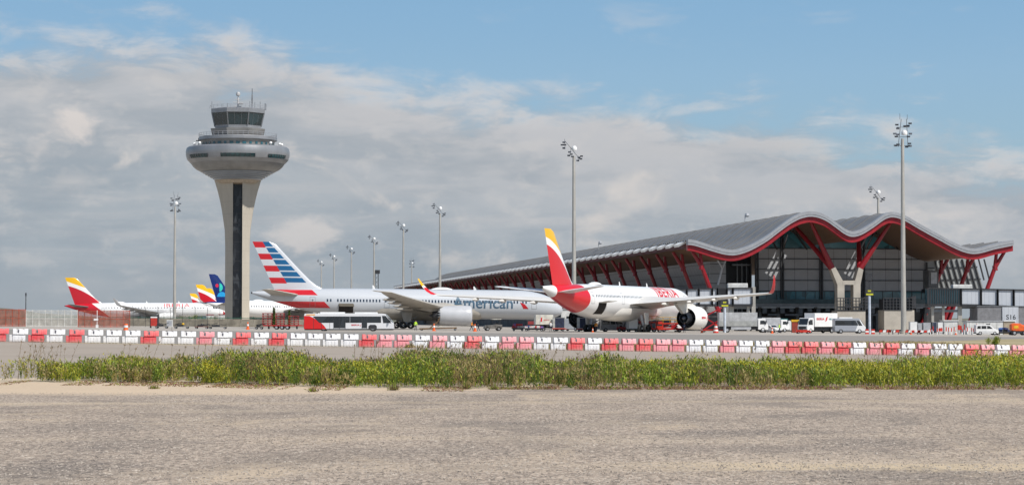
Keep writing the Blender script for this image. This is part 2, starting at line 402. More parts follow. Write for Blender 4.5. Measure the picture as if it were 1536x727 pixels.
# ================================================================== TERMINAL
TO = (38.9, 495.0, -.6); TPHI = math.atan2(.1491, .9888); TC, TS = math.cos(TPHI), math.sin(TPHI)
def tw(px, u):
    q = (px-768)/F; return (q*(TO[1]+TC*u)-TO[0]+TS*u)/(TC-q*TS)
def tY(px, u): return TO[1]+TS*tw(px, u)+TC*u
def tp(px, py, u): return (tw(px, u), u, z_at(py, tY(px, u))-TO[2])
def terminal():
    T = thing('terminal_building', 'long airport terminal with a grey wavy roof edged in red, on red branching columns', 'airport terminal', TO, TPHI)
    prof_px = [(1031,361),(1040,362),(1055,366.5),(1069,371),(1087,375.7),(1103,376.3),(1121,371),(1136,363.5),(1151,354.5),(1166,343),(1181,332),(1192,325.5),(1202.5,321),(1217.6,318.8),(1236,324),(1254,336.3),(1266,345),(1277,349),(1291,346),(1309.5,334.7),(1326,323),(1339,319.8),(1355.7,324.8),(1375.6,336.3),(1392,345.5),(1408.6,354.5),(1425,363.5),(1441.6,371),(1456,374.6),(1470,373.5),(1491,367.7),(1519,362)]
    P = [(tp(x, y, 0)[0], tp(x, y, 0)[2]) for x, y in prof_px]
    # Catmull-Rom resample
    Q = []
    for i in range(len(P)-1):
        p0 = P[max(i-1,0)]; p1 = P[i]; p2 = P[i+1]; p3 = P[min(i+2,len(P)-1)]
        for t in (0,.34,.67):
            Q.append(tuple(.5*((2*p1[a])+(-p0[a]+p2[a])*t+(2*p0[a]-5*p1[a]+4*p2[a]-p3[a])*t*t+(-p0[a]+3*p1[a]-3*p2[a]+p3[a])*t**3) for a in (0,1)))
    Q.append(P[-1])
    qx = np.array([q[0] for q in Q]); qz = np.array([q[1] for q in Q])
    def rz(w): return float(np.interp(w, qx, qz))
    LEN = 660
    # roof: overlapping metal sheets, one step every 2.25 m
    m, b = new_mat('roof_metal'); n = noise(coords('Object', (.3,.3,1)), .6, 5, .6); x, y, z = xyz('Object')
    seam = mth('ABSOLUTE', fract(y/2.25)-.5); cols = mixc(n, (.20,.197,.193), (.33,.326,.32)); stn = noise(coords('Object', (.05,1.2,.3)), 1.5, 5, .6); cols = mixc(sstep(stn, .5, .7)*.35, cols, (.11,.105,.10))
    cols = mixc(sstep(seam, .38, .49)*.7, cols, (.06,.06,.065))
    setin(b, 'Base Color', cols); setin(b, 'Roughness', .5); setin(b, 'Metallic', .35)
    # rooflight slots behind the front edge: narrow openings along the axis
    slots = []
    kx, kz = SH.x*TC+SH.y*TS, math.tan(SUN_EL)
    ku = SH.x*TS-SH.y*TC
    for pxt in (1166, 1284):
        wt = tw(pxt, 30); zt_ = tp(1260, 374, 30)[2]; du = 4.0
        for _ in range(20): wsl = wt+kx/ku*du; du = max(.5, (rz(wsl)-1.7-zt_)*ku/kz)
        slots.append((wt+kx/ku*du, 30-du))
    mb = MB(); u = 0.0
    rows = []
    while u < LEN:
        rows.append([(w, u, z_+.0) for w, z_ in Q]); rows.append([(w, u+2.2, z_+.22) for w, z_ in Q]); u += 2.25
    mb.grid(rows)
    def in_roof(f):
        c = [sum(mb.v[i][a] for i in f)/4 for a in (0,1)]
        return any(ws_-1.2 < c[0] < ws_+4.2 and us-5.5 < c[1] < us+.8 for ws_, us in slots)
    kp = [not in_roof(f) for f in mb.f]; mb.m = [q for q, g in zip(mb.m, kp) if g]; mb.f = [q for q, g in zip(mb.f, kp) if g]
    mb.build('roof', m, T, smooth=False, fix=False)
    # ribs over each bay at the roof line (small raised caps)
    mb = MB()
    for kk in range(1, 73):
        u = 9*kk
        rows = []
        for (a, h) in ((u-.15,.2),(u-.15,.42),(u+.15,.42),(u+.15,.2)): rows.append([(w, a, z_+h) for w, z_ in Q])
        mb.grid(rows)
    mb.build('roof_rib', m, T, fix=False)
    # soffit
    m, b = new_mat('bamboo_soffit'); n = noise(coords('Object', (.4,6,1)), 2, 4, .6)
    setin(b, 'Base Color', mixc(n, (.09,.045,.022), (.20,.11,.052))); setin(b, 'Roughness', .6)
    wcuts = sorted(set([round(w, 3) for w, _ in Q]+[round(ws_+o+e, 3) for ws_, us in slots for o in (0,.9,1.8) for e in (0,.48)]))
    ucuts = sorted(set([1.2]+list(range(9, LEN+1, 9))+[round(us-3.6, 3) for _, us in slots]+[round(us, 3) for _, us in slots]))
    mb = MB(); mb.grid([[(w, uu, rz(w)-1.7) for w in wcuts] for uu in ucuts])
    def in_sof(f):
        c = [sum(mb.v[i][a] for i in f)/4 for a in (0,1)]
        return any(us-3.6 < c[1] < us and ws_+o < c[0] < ws_+o+.48 for ws_, us in slots for o in (0,.9,1.8))
    kp = [not in_sof(f) for f in mb.f]; mb.m = [q for q, g in zip(mb.m, kp) if g]; mb.f = [q for q, g in zip(mb.f, kp) if g]
    mb.build('soffit', m, T, smooth=True, fix=False)
    # front rim in three bands and the red edge beam
    def band(d0, d1, u0, u1, name, mt):
        mb = MB(); rows = [[(w, u0, z_-d0) for w, z_ in Q], [(w, u0, z_-d1) for w, z_ in Q], [(w, u1, z_-d1) for w, z_ in Q], [(w, u1, z_-d0) for w, z_ in Q], [(w, u0, z_-d0) for w, z_ in Q]]
        mb.grid(rows); n = len(Q)
        mb.add([rows[j][0] for j in range(4)], [(0,1,2,3)]); mb.add([rows[j][n-1] for j in range(4)], [(3,2,1,0)])
        return mb.build(name, mt, T, smooth=True, angle=50, fix=False)
    rim = mat('rim_metal', (.36,.37,.39), .45, .3, var=.06); rim2 = mat('rim_shadow_joint', (.16,.17,.19), .5, .3)
    band(-.30, .42, -.9, 1.0, 'roof_rim', rim); band(.42, .50, -.7, 1.0, 'rim_joint', rim2); band(.50, .92, -.85, 1.0, 'roof_gutter', rim)
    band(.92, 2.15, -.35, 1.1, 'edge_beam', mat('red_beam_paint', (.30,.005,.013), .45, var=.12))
    # bay edge teeth on the near eave
    mb = MB(); teeth = mat('eave_panel_white', (.82,.82,.80), .45, var=.06)
    for kk in range(72):
        u = 3+9*kk; z0 = Q[0][1]
        o = MB(); o.add([(-.25,u,z0+.15),(-.25,u+6.1,z0+.15),(-1.9,u+5.0,z0-.75),(-1.9,u+1.0,z0-.75),(.5,u,z0-.1),(.5,u+6.1,z0-.1),(-1.7,u+5.0,z0-1.25),(-1.7,u+1.0,z0-1.25)], [(0,1,2,3),(4,7,6,5),(0,4,5,1),(3,2,6,7),(0,3,7,4),(1,5,6,2)])
        o.build('eave_panel', teeth, T)
    # dark gutter box behind the teeth
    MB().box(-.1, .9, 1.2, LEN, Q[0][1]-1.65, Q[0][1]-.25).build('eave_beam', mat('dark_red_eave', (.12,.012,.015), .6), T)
    # red branching columns on the near side and far side
    colm = mat('red_column_paint', (.25,.006,.012), .4, var=.06)
    foot = tp(1087, 492, 1.5); fork = tp(1052.7, 400, 1.5); t1 = tp(1036.5, 376, 1.5); t2 = tp(1049.7, 372, 1.5)
    def column(u, mirror=None):
        f = (lambda p: (p[0], u, p[2])) if mirror is None else (lambda p: (mirror-p[0], u, p[2]))
        mb = MB(); mb.tube(f(foot), f(fork), .55, .45, 8); mb.tube(f(fork), f((t1[0], 0, t1[2]+.3)), .5, .36, 8)
        z2 = rz(t2[0])-1.4
        mb.tube(f(fork), f((t2[0], 0, z2)), .42, .36, 8); mb.tube(f((fork[0]-.1, 0, fork[2]-.6)), f((fork[0], 0, fork[2]+.5)), .6, .55, 8)
        mb.build('column', colm, T, smooth=True)
    for i in range(36): column(1.5+18*i)
    Wt = P[0][0]+P[-1][0]
    for i in range(4): column(1.5+18*i, Wt)
    # thin grey struts by the near corner
    mb = MB(); a = tp(1077, 427, 12); c = tp(1083.5, 402, 12)
    mb.tube(a, c, .22); mb.tube(c, tp(1069, 377, 12), .18); mb.tube(c, tp(1093, 381, 12), .18); mb.build('strut', LGREY, T)
    # side wall: leaning clad panels with a dark gallery below
    m, b = new_mat('wall_panels'); x, y, z = xyz('Object'); n = noise(coords('Object'), .25, 4, .6)
    g = mth('MAXIMUM', sstep(mth('ABSOLUTE', fract(y/3)-.5), .468, .48), sstep(mth('ABSOLUTE', fract(z/2.2)-.5), .455, .47))
    setin(b, 'Base Color', mixc(g, mixc(n, (.15,.155,.165), (.27,.275,.285)), (.03,.03,.035))); setin(b, 'Roughness', .35); b.inputs['Specular IOR Level'].default_value = .6
    zt = Q[12][1]-1.8
    MB().grid([[(9.2, 20, zt), (9.2, LEN, zt)], [(12.6, 20, 8.6), (12.6, LEN, 8.6)]]).box(9.3, 13, 20.01, 20.4, 8.6, zt).build('side_wall', m, T, fix=False)
    MB().box(13.6, 14.2, 20, LEN, 0, 8.6).build('gallery_glass', GLASS, T)
    MB().box(6.5, 13.8, 20, LEN, 8.2, 8.6).build('gallery_floor', GREY, T)
    MB().box(4.4, 13.6, 12, LEN, 0, 4.3).build('undercroft_dark_box', mat('undercroft_dark_grey', (.06,.062,.066), .7, var=.35, scale=.3), T)  # added box: undercroft darkness put into its dark grey, covers the column feet
    # front facade, set back under the roof
    U = 30; wl = tw(1133, U); wr = tw(1391, U); zz = lambda py: tp(1260, py, U)[2]
    zg, zp, zs, zb_ = zz(373), zz(436), zz(455), zz(461)
    ws = np.linspace(wl, wr, 60)
    MB().grid([[(w, U, rz(w)-1.6) for w in ws], [(w, U, zg) for w in ws]]).build('upper_glazing', glassmat('upper_teal_glass', (.045,.17,.21), .16), T, fix=False)
    m, b = new_mat('facade_panels'); x, y, z = xyz('Object'); n = noise(coords('Object'), .5, 6, .65); v = voro(coords('Object', (.28,.28,.40)), 1)
    bw = E.nt.nodes.new('ShaderNodeRGBToBW'); E.nt.links.new(v.v, bw.inputs[0])
    gx = sstep(mth('ABSOLUTE', fract((x-wl)/3.15)-.5), .482, .49)
    colr = mixc(n, (.30,.315,.34), (.47,.485,.51)); colr = mixc(E(bw.outputs[0])*.25, colr, (.42,.41,.40)); colr = mixc(gx*.8, colr, (.05,.05,.05))
    setin(b, 'Base Color', colr); setin(b, 'Roughness', .6)
    MB().box(wl, wr, U, U+.5, zp, zg-.01).build('facade_cladding', m, T)
    MB().box(wl, wr, U-.02, U+.4, zs, zp-.01).build('lower_glazing', bpy.data.materials['upper_teal_glass'], T)
    for px in (1133, 1136.5, 1171.5, 1174.5, 1230, 1233, 1293, 1296, 1389.5):
        w = tw(px, U); MB().box(w-.16, w+.16, U-.55, U-.03, zs, rz(w)-2.0).build('mullion', DARK, T)
    mb = MB()
    for py in (373, 388.5, 404, 420.5, 436.5): z_ = zz(py); mb.box(wl, wr, U-.3, U-.02, z_-.09, z_+.09)
    mb.build('transom', DARK, T)
    mb = MB()
    for px in np.arange(1150, 1391, 14.5): w = tw(px, U); mb.box(w-.05, w+.05, U-.12, U-.025, zs, zp)
    mb.build('glazing_bar', DARK, T)
    # braces in front of the upper glass
    for (a, c) in (((1186,340),(1211,374)),((1205,338),(1222,374)),((1158,360),(1166,374)),((1181,352),(1175,374)),((1315,342),(1299,374)),((1333,340),(1347,374)),((1300,356),(1290,374)),((1352,345),(1360,374)),((1377,357),(1389,374))):
        MB().tube(tp(*a, U-2), tp(*c, U-2), .26, n=6).build('brace', DARK, T)
    MB().box(wl-2, wr+1, U-2.4, U+1, zb_, zs-.01).build('floor_slab', mat('slab_grey', (.24,.245,.25), .6), T)
    MB().box(wl-2, wr+1, U-2.6, U-2.4, zs, zs+1.0).build('parapet_rail', mat('rail_glass', (.05,.09,.1), .2), T)
    # gap beside the cladding: the recess's darkness painted as a near-black wall
    ww = np.linspace(tw(1088,U+6), wl+.5, 12)
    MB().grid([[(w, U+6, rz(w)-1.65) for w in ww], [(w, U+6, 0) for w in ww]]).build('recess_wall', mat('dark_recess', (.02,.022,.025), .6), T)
    mb = MB()
    for px in (1106,1113,1120,1127): w = tw(px, U+4); mb.box(w-.1, w+.1, U+4, U+4.3, 0, zz(395))
    mb.box(tw(1098,U+4), wl, U+3.6, U+5.6, zz(398), zz(396)); mb.build('service_frame', GREY, T)
    # undercroft
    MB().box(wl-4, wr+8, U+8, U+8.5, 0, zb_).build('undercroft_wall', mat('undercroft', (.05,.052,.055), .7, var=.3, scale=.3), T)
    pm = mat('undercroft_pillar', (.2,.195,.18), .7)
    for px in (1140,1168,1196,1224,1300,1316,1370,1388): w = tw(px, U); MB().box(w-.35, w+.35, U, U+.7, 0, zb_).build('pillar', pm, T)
    mb = MB()
    for px in np.arange(1146, 1390, 13.5):
        w = tw(px, U-1); mb.box(w-.5, w+.5, U-1.5, U+2, zb_-1.0-.35*(int(px) % 3 == 0), zb_-.25)
    for px0, px1 in ((1150,1166),(1176,1202),(1206,1226),(1300,1318)): mb.box(tw(px0,U-1), tw(px1,U-1), U-2, U-1.6, zb_-1.9, zb_-1.5)
    mb.build('cable_tray', mat('tray_grey', (.16,.165,.17), .5, .3), T)
    sm = mat('shutter_grey', (.17,.18,.19), .5)
    for px0, px1, py0 in ((1146,1160,474),(1180,1190,478),(1205,1222,476),(1300,1312,472)): MB().box(tw(px0,U+6), tw(px1,U+6), U+7.5, U+8, 0, z_at(py0, 530)+.6).build('shutter_door', sm, T)
    # Y shaped concrete pylon with red arms
    u = 4.0; t = lambda px, py: (tp(px, py, u)[0], tp(px, py, u)[2])
    mb = MB()
    for outline in ([(1254,494),(1254,427),(1245,404),(1251,400.5),(1262,420.5),(1262,427),(1264.5,427),(1264.5,494)], [(1278,494),(1278,427),(1280.5,427),(1280.5,420.5),(1286,401),(1293,404.5),(1288.5,427),(1288.5,494)], [(1262.2,426.9),(1262.2,420.6),(1280.3,420.6),(1280.3,426.9)]):
        mb.prism([t(*p) for p in outline], u-1.1, u+1.1)
    mb.build('pylon', CONC, T)
    mb = MB()
    for (x0, y0, x1, y1) in ((1248.5,403,1206,338),(1248.5,403,1215,334),(1289.5,403.5,1334,328),(1289.5,403.5,1306,343)):
        a = tp(x0, y0, u); c = tp(x1, y1, u); mb = MB(); mb.tube(a, (c[0], u+(9 if x1 in (1206,1306) else -1), rz(c[0])-1.9), .68, .38, 10); mb.build('pylon_arm', colm, T, smooth=True)
    mb = MB(); c = t(1271.5, 455)
    for (x0, x1, yt) in ((1251,1293,466),(1321,1366,465)):
        mb.prism([t(x0,494), t(x1,494), t(x1,yt), t(x0,yt)], u-2.4, u+2.0)
    mb.build('pylon_base', CONC, T)
    for (x0, x1, yt, yb) in ((1251,1293,447,465.8),(1320,1363,447,464.8)):
        mb = MB(); a = t(x0, yb); c = t(x1, yt); n = 9
        for i in range(n+1): w = a[0]+(c[0]-a[0])*i/n; mb.box(w-.09, w+.09, u-2.5, u-2.3, a[1], c[1])
        for i in range(5): z_ = a[1]+(c[1]-a[1])*i/4; mb.box(a[0], c[0], u-2.52, u-2.28, z_-.07, z_+.07)
        if x0 == 1320: mb.box(a[0]+.3, c[0]-.3, u-2.2, u+1.8, a[1], c[1]-.2)
        for i in range(4):
            z_ = a[1]+.3+(c[1]-a[1])*i/4; w = c[0]; mb.prism([(w-.2, z_), (w+.9, z_+.1), (w+.9, z_+.8), (w-.2, z_+.5)], u-2.3, u-.6)
        mb.build('service_cage', DARK, T)
    # set back wall at the far corner, leaning edge
    m, b = new_mat('far_wall_panels'); n = noise(coords('Object'), .4, 4, .6)
    setin(b, 'Base Color', mixc(n, (.20,.21,.21), (.33,.34,.33))); setin(b, 'Roughness', .5)
    U2 = 48; q = lambda px, py: (tp(px, py, U2)[0], tp(px, py, U2)[2])
    MB().prism([q(1391,436), q(1476,436), q(1461,385), q(1391,389)], U2, U2+.4).build('end_wall', m, T)
    mb = MB()
    for i in range(10):
        x0 = 1402+i*8.2; a = q(x0, 388.5); c = q(x0+13, 436); 
        if x0+13 > 1476: c = q(x0+8, 420)
        mb.bar((a[0], U2-.2, a[1]), (c[0], U2-.2, c[1]), .28, .4)
    for py in (402, 420): mb.bar((q(1391,py)[0], U2-.15, q(1391,py)[1]), (q(1466+(py-402)*.27,py-2)[0], U2-.15, q(1466,py-2)[1]), .2, .2)
    mb.build('wall_rib', DARK, T)
    mb = MB(); w0, w1, z0, z1 = tw(1393,22), tw(1408,22), tp(1400,433,22)[2], tp(1400,405,22)[2]
    mb.box(w0, w1, 22, 26, z0, z1); mb.build('equipment_cabin', mat('cabin_grey', (.13,.135,.14), .5), T, bevel=.1)
    MB().box(w0+.5, w1-.5, 21.8, 21.99, z0+1.2, z1-.5).build('cabin_panel', LGREY, T)
    MB().box(w0-.3, w1+.5, 21.4, 26.4, z0-.9, z0-.01).build('cabin_floor', DARK, T)
    # red raking feet under the far bridge
    mb = MB()
    for (x0,y0,x1,y1) in ((1410,492,1427,452),(1451,492,1468,450)): mb.tube(tp(x0,y0,24), tp(x1,y1,24), .62, .55)
    mb.build('raking_foot', colm, T, smooth=True)
    # roof plant
    for (px, uu) in ((1118,60),(898,230)):
        mb = MB(); w = tw(px, uu); z0 = rz(w); mb.tube((w,uu,z0), (w,uu,z0+2.2), .12); mb.lathe([(0,2.9),(.5,2.7),(.6,2.2),(.4,1.9),(0,1.8)], (w+.5,uu,z0), n=10)
        mb.build('roof_antenna', LGREY, T)
    return T
terminal()

# ================================================================== JET BRIDGES
PANEL = None
def bridge_panel():
    m, b = new_mat('corrugated_bridge_panel'); x, y, z = xyz('Object'); n = noise(coords('Object'), .5, 4, .6)
    w = mth('ABSOLUTE', fract(x/.9)-.5)
    setin(b, 'Base Color', mixc(sstep(w, .38, .5)*.35, mixc(n, (.42,.45,.50), (.55,.57,.60)), (.2,.22,.25))); setin(b, 'Roughness', .45); return m
PANEL = bridge_panel()
def bridge(label, pts, Y, yb0, secs, roof, legs, gap):
    # pts: left px, right px ; secs: boundaries px
    x0, x1 = pts; O = (X_at(x0, Y), Y, gz(X_at(x0, Y), Y)); B = thing('jet_bridge', label, 'jet bridge', O)
    lx_ = lambda px: X_at(px, Y)-O[0]; lz = lambda py: z_at(py, Y)-O[2]
    for i in range(len(secs)-1):
        a, c, yt0, yt1, yb_0, yb_1, kind = *[secs[i][0], secs[i+1][0]], secs[i][1], secs[i+1][1], secs[i][2], secs[i+1][2], secs[i][3]
        A, Cc = lx_(a), lx_(c)
        MB().prism([(A,lz(yb_0)),(Cc,lz(yb_1)),(Cc,lz(yt1)),(A,lz(yt0))], 0, 3.2).build('passage_section', PANEL if kind == 'p' else TEAL, B)
        mb = MB(); mb.prism([(A-.1,lz(yb_0)-.45),(Cc+.1,lz(yb_1)-.45),(Cc+.1,lz(yb_1)+.05),(A-.1,lz(yb_0)+.05)], -.25, 3.4)
        mb.prism([(A-.1,lz(yt0)),(Cc+.1,lz(yt1)),(Cc+.1,lz(yt1)+.28),(A-.1,lz(yt0)+.28)], -.25, 3.4)
        mb.box(A-.22, A+.22, -.3, 0, lz(yb_0), lz(yt0)); mb.box(Cc-.15, Cc+.15, -.3, 0, lz(yb_1), lz(yt1)); 
        if kind == 'g':
            nn = 14
            for j in range(1, nn): xx = A+(Cc-A)*j/nn; mb.box(xx-.09, xx+.09, -.2, 0, lz(yb_0), lz(yt0))
        mb.build('frame', DARK, B)
    for (a, c, yt, yb) in roof: MB().box(lx_(a), lx_(c), .4, 2.8, lz(yb), lz(yt)).build('roof_unit', WHITE2, B, bevel=.12)
    for (px, yt, w) in legs: MB().box(lx_(px)-w, lx_(px)+w, .8, .8+2*w, 0, lz(yt)).build('leg', STEEL if w > .2 else GREY, B)
    for (a, c, y_) in gap: MB().box(lx_(a), lx_(c), .9, 1.5, lz(y_)-.25, lz(y_)+.25).build('cross_beam', GREY, B)
bridge('grey panelled jet bridge reaching behind the nearest white and red airliner', (1005,1136), 478, 0,
       [(985,437,456,'p'),(1030,435,456,'p'),(1048,434,456,'p'),(1068,433.5,456,'p'),(1076,433.5,456,'g'),(1090,433.5,456,'p'),(1099,433,456,'p'),(1128,433,456,'p')],
       [(1092,1122,424.5,432)], [(1098,456,.45),(1123,458,.3),(1131,430,.4),(1010,456,.4)], [(1098,1130,461),(1098,1130,470)])
bridge('jet bridge with a dark glazed end and pale panels at the right edge', (1392,1560), 470, 0,
       [(1392,433,456,'g'),(1441,434,456,'p'),(1471,434.5,456.5,'p'),(1496,435,457.5,'p'),(1520,435.5,459,'p'),(1575,436.5,463,'p')],
       [(1430,1459,426.5,433.5)], [(1441,457,.4),(1472,458,.4),(1400,457,.25),(1416,457,.25),(1533,460,.6)], [(1443,1471,461),(1400,1440,466)])

# ================================================================== CONTROL TOWER
M_BAND = glassmat('bowl_band_glass', (.01,.04,.045), .2)
def tower():
    D = 740.0; s = F/D; X = X_at(356, D); z0 = gz(X, D)
    T = thing('control_tower', 'tall concrete control tower with a wide round metal bowl and glazed cab', 'control tower', (X, D, z0), math.atan2(-X, D))
    Z = lambda py: z_at(py, D)-z0
    r = lambda hw: hw/s
    m, b = new_mat('board_marked_concrete'); x, y, z = xyz('Object'); n = noise(coords('Object', (1,1,.25)), .5, 6, .65)
    j = sstep(mth('ABSOLUTE', fract(z/4)-.5), .48, .5)
    setin(b, 'Base Color', mixc(j*.35, mixc(n, (.36,.32,.26), (.52,.47,.39)), (.2,.18,.15))); setin(b, 'Roughness', .85)
    # two flaring blades, faces turned half left and half right
    st = [(487,18.3),(400,18.3),(370,18.3),(345,19.2),(330,21.3),(315,23.6),(300,26.6),(285,30.3),(270,35),(262,38)]
    for sg in (-1, 1):
        rows = []
        for py, hw in st:
            h = r(hw); i = r(7); d = h*.78
            pts = [(i,-d),(h*.62,-d*.42),(h*.97,.05*d),(h,.25*d),(h*.85,.9*d),(i,d*1.1)]
            rows.append([(sg*a, c, Z(py)) for a, c in pts])
        mb = MB(); mb.grid(rows, closed=True); mb.build('shaft_blade', m, T, smooth=True, angle=25)
    m2, b = new_mat('core_glazing'); x, y, z = xyz('Object'); v = voro(coords('Object', (1.2,1,.45)), 1); g = E.nt.nodes.new('ShaderNodeRGBToBW'); E.nt.links.new(v.v, g.inputs[0])
    setin(b, 'Base Color', mixc(sstep(E(g.outputs[0]), .62, .8), (.008,.009,.012), (.04,.044,.05))); setin(b, 'Roughness', .3)
    MB().box(-r(7)+.01, r(7)-.01, -1.9, 2.6, 0, Z(268)).build('core', m2, T)
    mb = MB()
    for kk in range(14): zz = 2+kk*3.1; mb.box(-r(7)+.02, r(7)-.02, -2.05, -1.9, zz, zz+.18)
    mb.build('core_floor', DARK, T)
    alu = mat('bowl_aluminium', (.30,.305,.315), .42, .45, var=.07, scale=.25, stretch=(1,1,.3)); alu2 = mat('lower_bowl_metal', (.25,.245,.235), .45, .3, var=.1, scale=.25)
    def lat(name, pr, mt, n=64, **kk): return MB().lathe([(r(a), Z(b_)) for a, b_ in pr], n=n, **kk).build(name, mt, T, smooth=True, angle=25)
    lat('bowl', [(0,221),(55,220.6),(74,221),(76.5,223),(77.6,228),(77.3,234),(75.5,240),(71,245),(69.8,245.6)], alu)
    lat('lower_bowl', [(69.8,245.6),(69.5,246.2),(67,250),(62,254.5),(55,258)], alu2)
    pr = [(55,258)]
    for i in range(5): a = 54-i*3.8; y = 259.2+i*2.2; pr += [(a+1.5,y-1.0),(a-1.6,y-.7),(a-1.6,y+.8)]
    lat('louvre_ring', pr+[(34,270.5),(0,271)], alu)
    lat('soffit_cone', [(33.5,270),(28,275),(7,277)], mat('cone_plaster', (.4,.33,.25), .8))
    lat('drum', [(54,220.8),(55,213),(55.5,211.5)], alu2)
    lat('gallery', [(55.5,211.5),(58.8,211),(58.8,207),(58,206),(43,205.8)], alu)
    lat('collar', [(40,206),(41,204),(43.6,195.5),(43.8,194),(40,193.6)], alu2, n=8, a0=PI/8, a1=2*PI+PI/8)
    lat('cab_base', [(40,193.8),(36.6,193.4),(37,189)], alu, n=8, a0=PI/8, a1=2*PI+PI/8)
    R8 = dict(n=8, a0=PI/8, a1=2*PI+PI/8)
    MB().lathe([(r(37.4),Z(189)),(r(41.6),Z(171))], **R8).build('cab_glazing', glassmat('cab_dark_glass', (.012,.03,.036), .15), T)
    lat('cab_roof', [(41.8,171),(43,170.6),(43.2,165),(41.5,163.6),(0,162.8)], alu, **R8)
    for i in range(8):
        a = PI/8+i*PI/4; mb = MB()
        mb.bar((r(37.6)*math.cos(a), r(37.6)*math.sin(a), Z(189)), (r(41.9)*math.cos(a), r(41.9)*math.sin(a), Z(171)), .32, .32)
        for t in (1/3, 2/3):
            a2 = PI/8+(i+1)*PI/4
            f = lambda rr, zz: (rr*(math.cos(a)*(1-t)+math.cos(a2)*t), rr*(math.sin(a)*(1-t)+math.sin(a2)*t), zz)
            MB().bar(f(r(37.5),Z(189)), f(r(41.75),Z(171)), .06, .06).build('cab_glazing_bar', GREY, T)
        mb.build('cab_mullion', GREY, T)
    # bands of windows round the bowl
    for a0, a1 in ((-2.71,-2.19),(-1.90,-1.24),(-.95,-.43)):
        MB().lathe([(r(77.6)+.02, Z(234.6)),(r(76.9)+.04, Z(237.6)),(r(75.9)+.04,Z(240.2))], n=12, a0=a0, a1=a1).build('window_band', M_BAND, T, fix=False)
        mb = MB()
        for i in range(8):
            a = a0+(a1-a0)*i/7; rr = r(77.3)+.1; mb.bar((rr*math.cos(a), rr*math.sin(a), Z(240.2)), (rr*math.cos(a)*1.003, rr*math.sin(a)*1.003, Z(234.4)), .12, .12)
        mb.build('window_bar', DARK, T)
    for i in range(17):
        a = -PI+.18+i*(PI-.36)/16; mb = MB(); rr = r(55)+.02; w = .5 if i not in (5,7,8,9) else .75
        mb.lathe([(rr, Z(219)),(rr+.02, Z(215.2))], n=2, a0=a-w/rr*.8, a1=a+w/rr*.8); mb.build('window', TEAL, T, fix=False)
    # railings, aerials, radar
    def rail(rad, py, h, n):
        mb = MB(); pts = [(rad*math.cos(2*PI*i/n), rad*math.sin(2*PI*i/n)) for i in range(n)]
        for i in range(n):
            a = pts[i]; c = pts[(i+1) % n]; mb.tube((*a, Z(py)), (*a, Z(py)+h), .05, n=4)
            mb.tube((*a, Z(py)+h), (*c, Z(py)+h), .05, n=4); mb.tube((*a, Z(py)+h*.5), (*c, Z(py)+h*.5), .03, n=4)
        mb.build('railing', LGREY, T)
    rail(r(58.3), 206.2, 1.2, 48); rail(r(42), 163.6, 1.0, 24)
    mb = MB()
    for (px, y0, y1) in ((317,165,153),(332,164,157),(340,164,155),(377,163,131.5),(381,163,152),(389,163,151),(396.5,164,153.5),(373.5,163,152),(398,164,155)):
        mb.tube((r(px-356), -2 if px < 377 else 1, Z(y0)), (r(px-356), -2 if px < 377 else 1, Z(y1)), .14 if px in (377,396.5) else .08, n=5)
    mb.build('aerial', GREY, T)
    mb = MB()
    xx = r(21)
    for i in range(12):
        z_ = Z(163)+i*.42; mb.bar((xx-.35, 1, z_), (xx+.35, 1, z_+.42), .07, .07); mb.bar((xx+.35, 1, z_), (xx-.35, 1, z_+.42), .07, .07)
    mb.tube((xx-.35,1,Z(163)), (xx-.1,1,Z(140)), .07, n=4); mb.tube((xx+.35,1,Z(163)), (xx+.1,1,Z(140)), .07, n=4); mb.build('lattice_mast', LGREY, T)
    mb = MB(); mb.tube((0,0,Z(163)), (0,0,Z(146)), .35)
    mb.box(-1.7, 1.7, -.2, .2, Z(153.2), Z(152.2)); mb.box(-1.0, 1.0, -.3, .3, Z(149.2), Z(148.4)); mb.box(-1.2, 1.2, -.3, .3, Z(160), Z(158.5)); mb.lathe([(0,1.1),(.55,.9),(.75,.3),(.6,-.2),(.2,-.4)], (0,0,Z(142)), n=12)
    mb.lathe([(.1,-.1),(.7,0),(.9,.25),(.7,.4)], (.9,-.5,Z(156)), n=10); mb.tube((0,0,Z(146)), (0,0,Z(142)), .15); mb.build('radar', mat('radar_grey', (.45,.45,.45), .5), T, smooth=True)
    for a in (-2.95, -2.6, -.35, -.15, -.75):
        rr = r(66); mb = MB(); c = (rr*math.cos(a), rr*math.sin(a)); mb.tube((*c, Z(221)), (*c, Z(218)), .08, n=5)
        mb.lathe([(0,.55),(.4,.45),(.55,.1),(.4,-.2),(0,-.35)], (*c, Z(217.5)), n=10); mb.build('dish', WHITE, T, smooth=True)
    rr = r(61); a = -2.85; c = (rr*math.cos(a), rr*math.sin(a)); MB().tube((*c, Z(221)), (*c, Z(209)), .12, n=5).box(c[0]-.8, c[0]+.2, c[1]-.1, c[1]+.1, Z(213.5), Z(212)).build('camera_pole', DARK, T)
    MB().lathe([(9,0),(9,.5),(0,.5)], n=24).build('plinth', CONC, T)
tower()

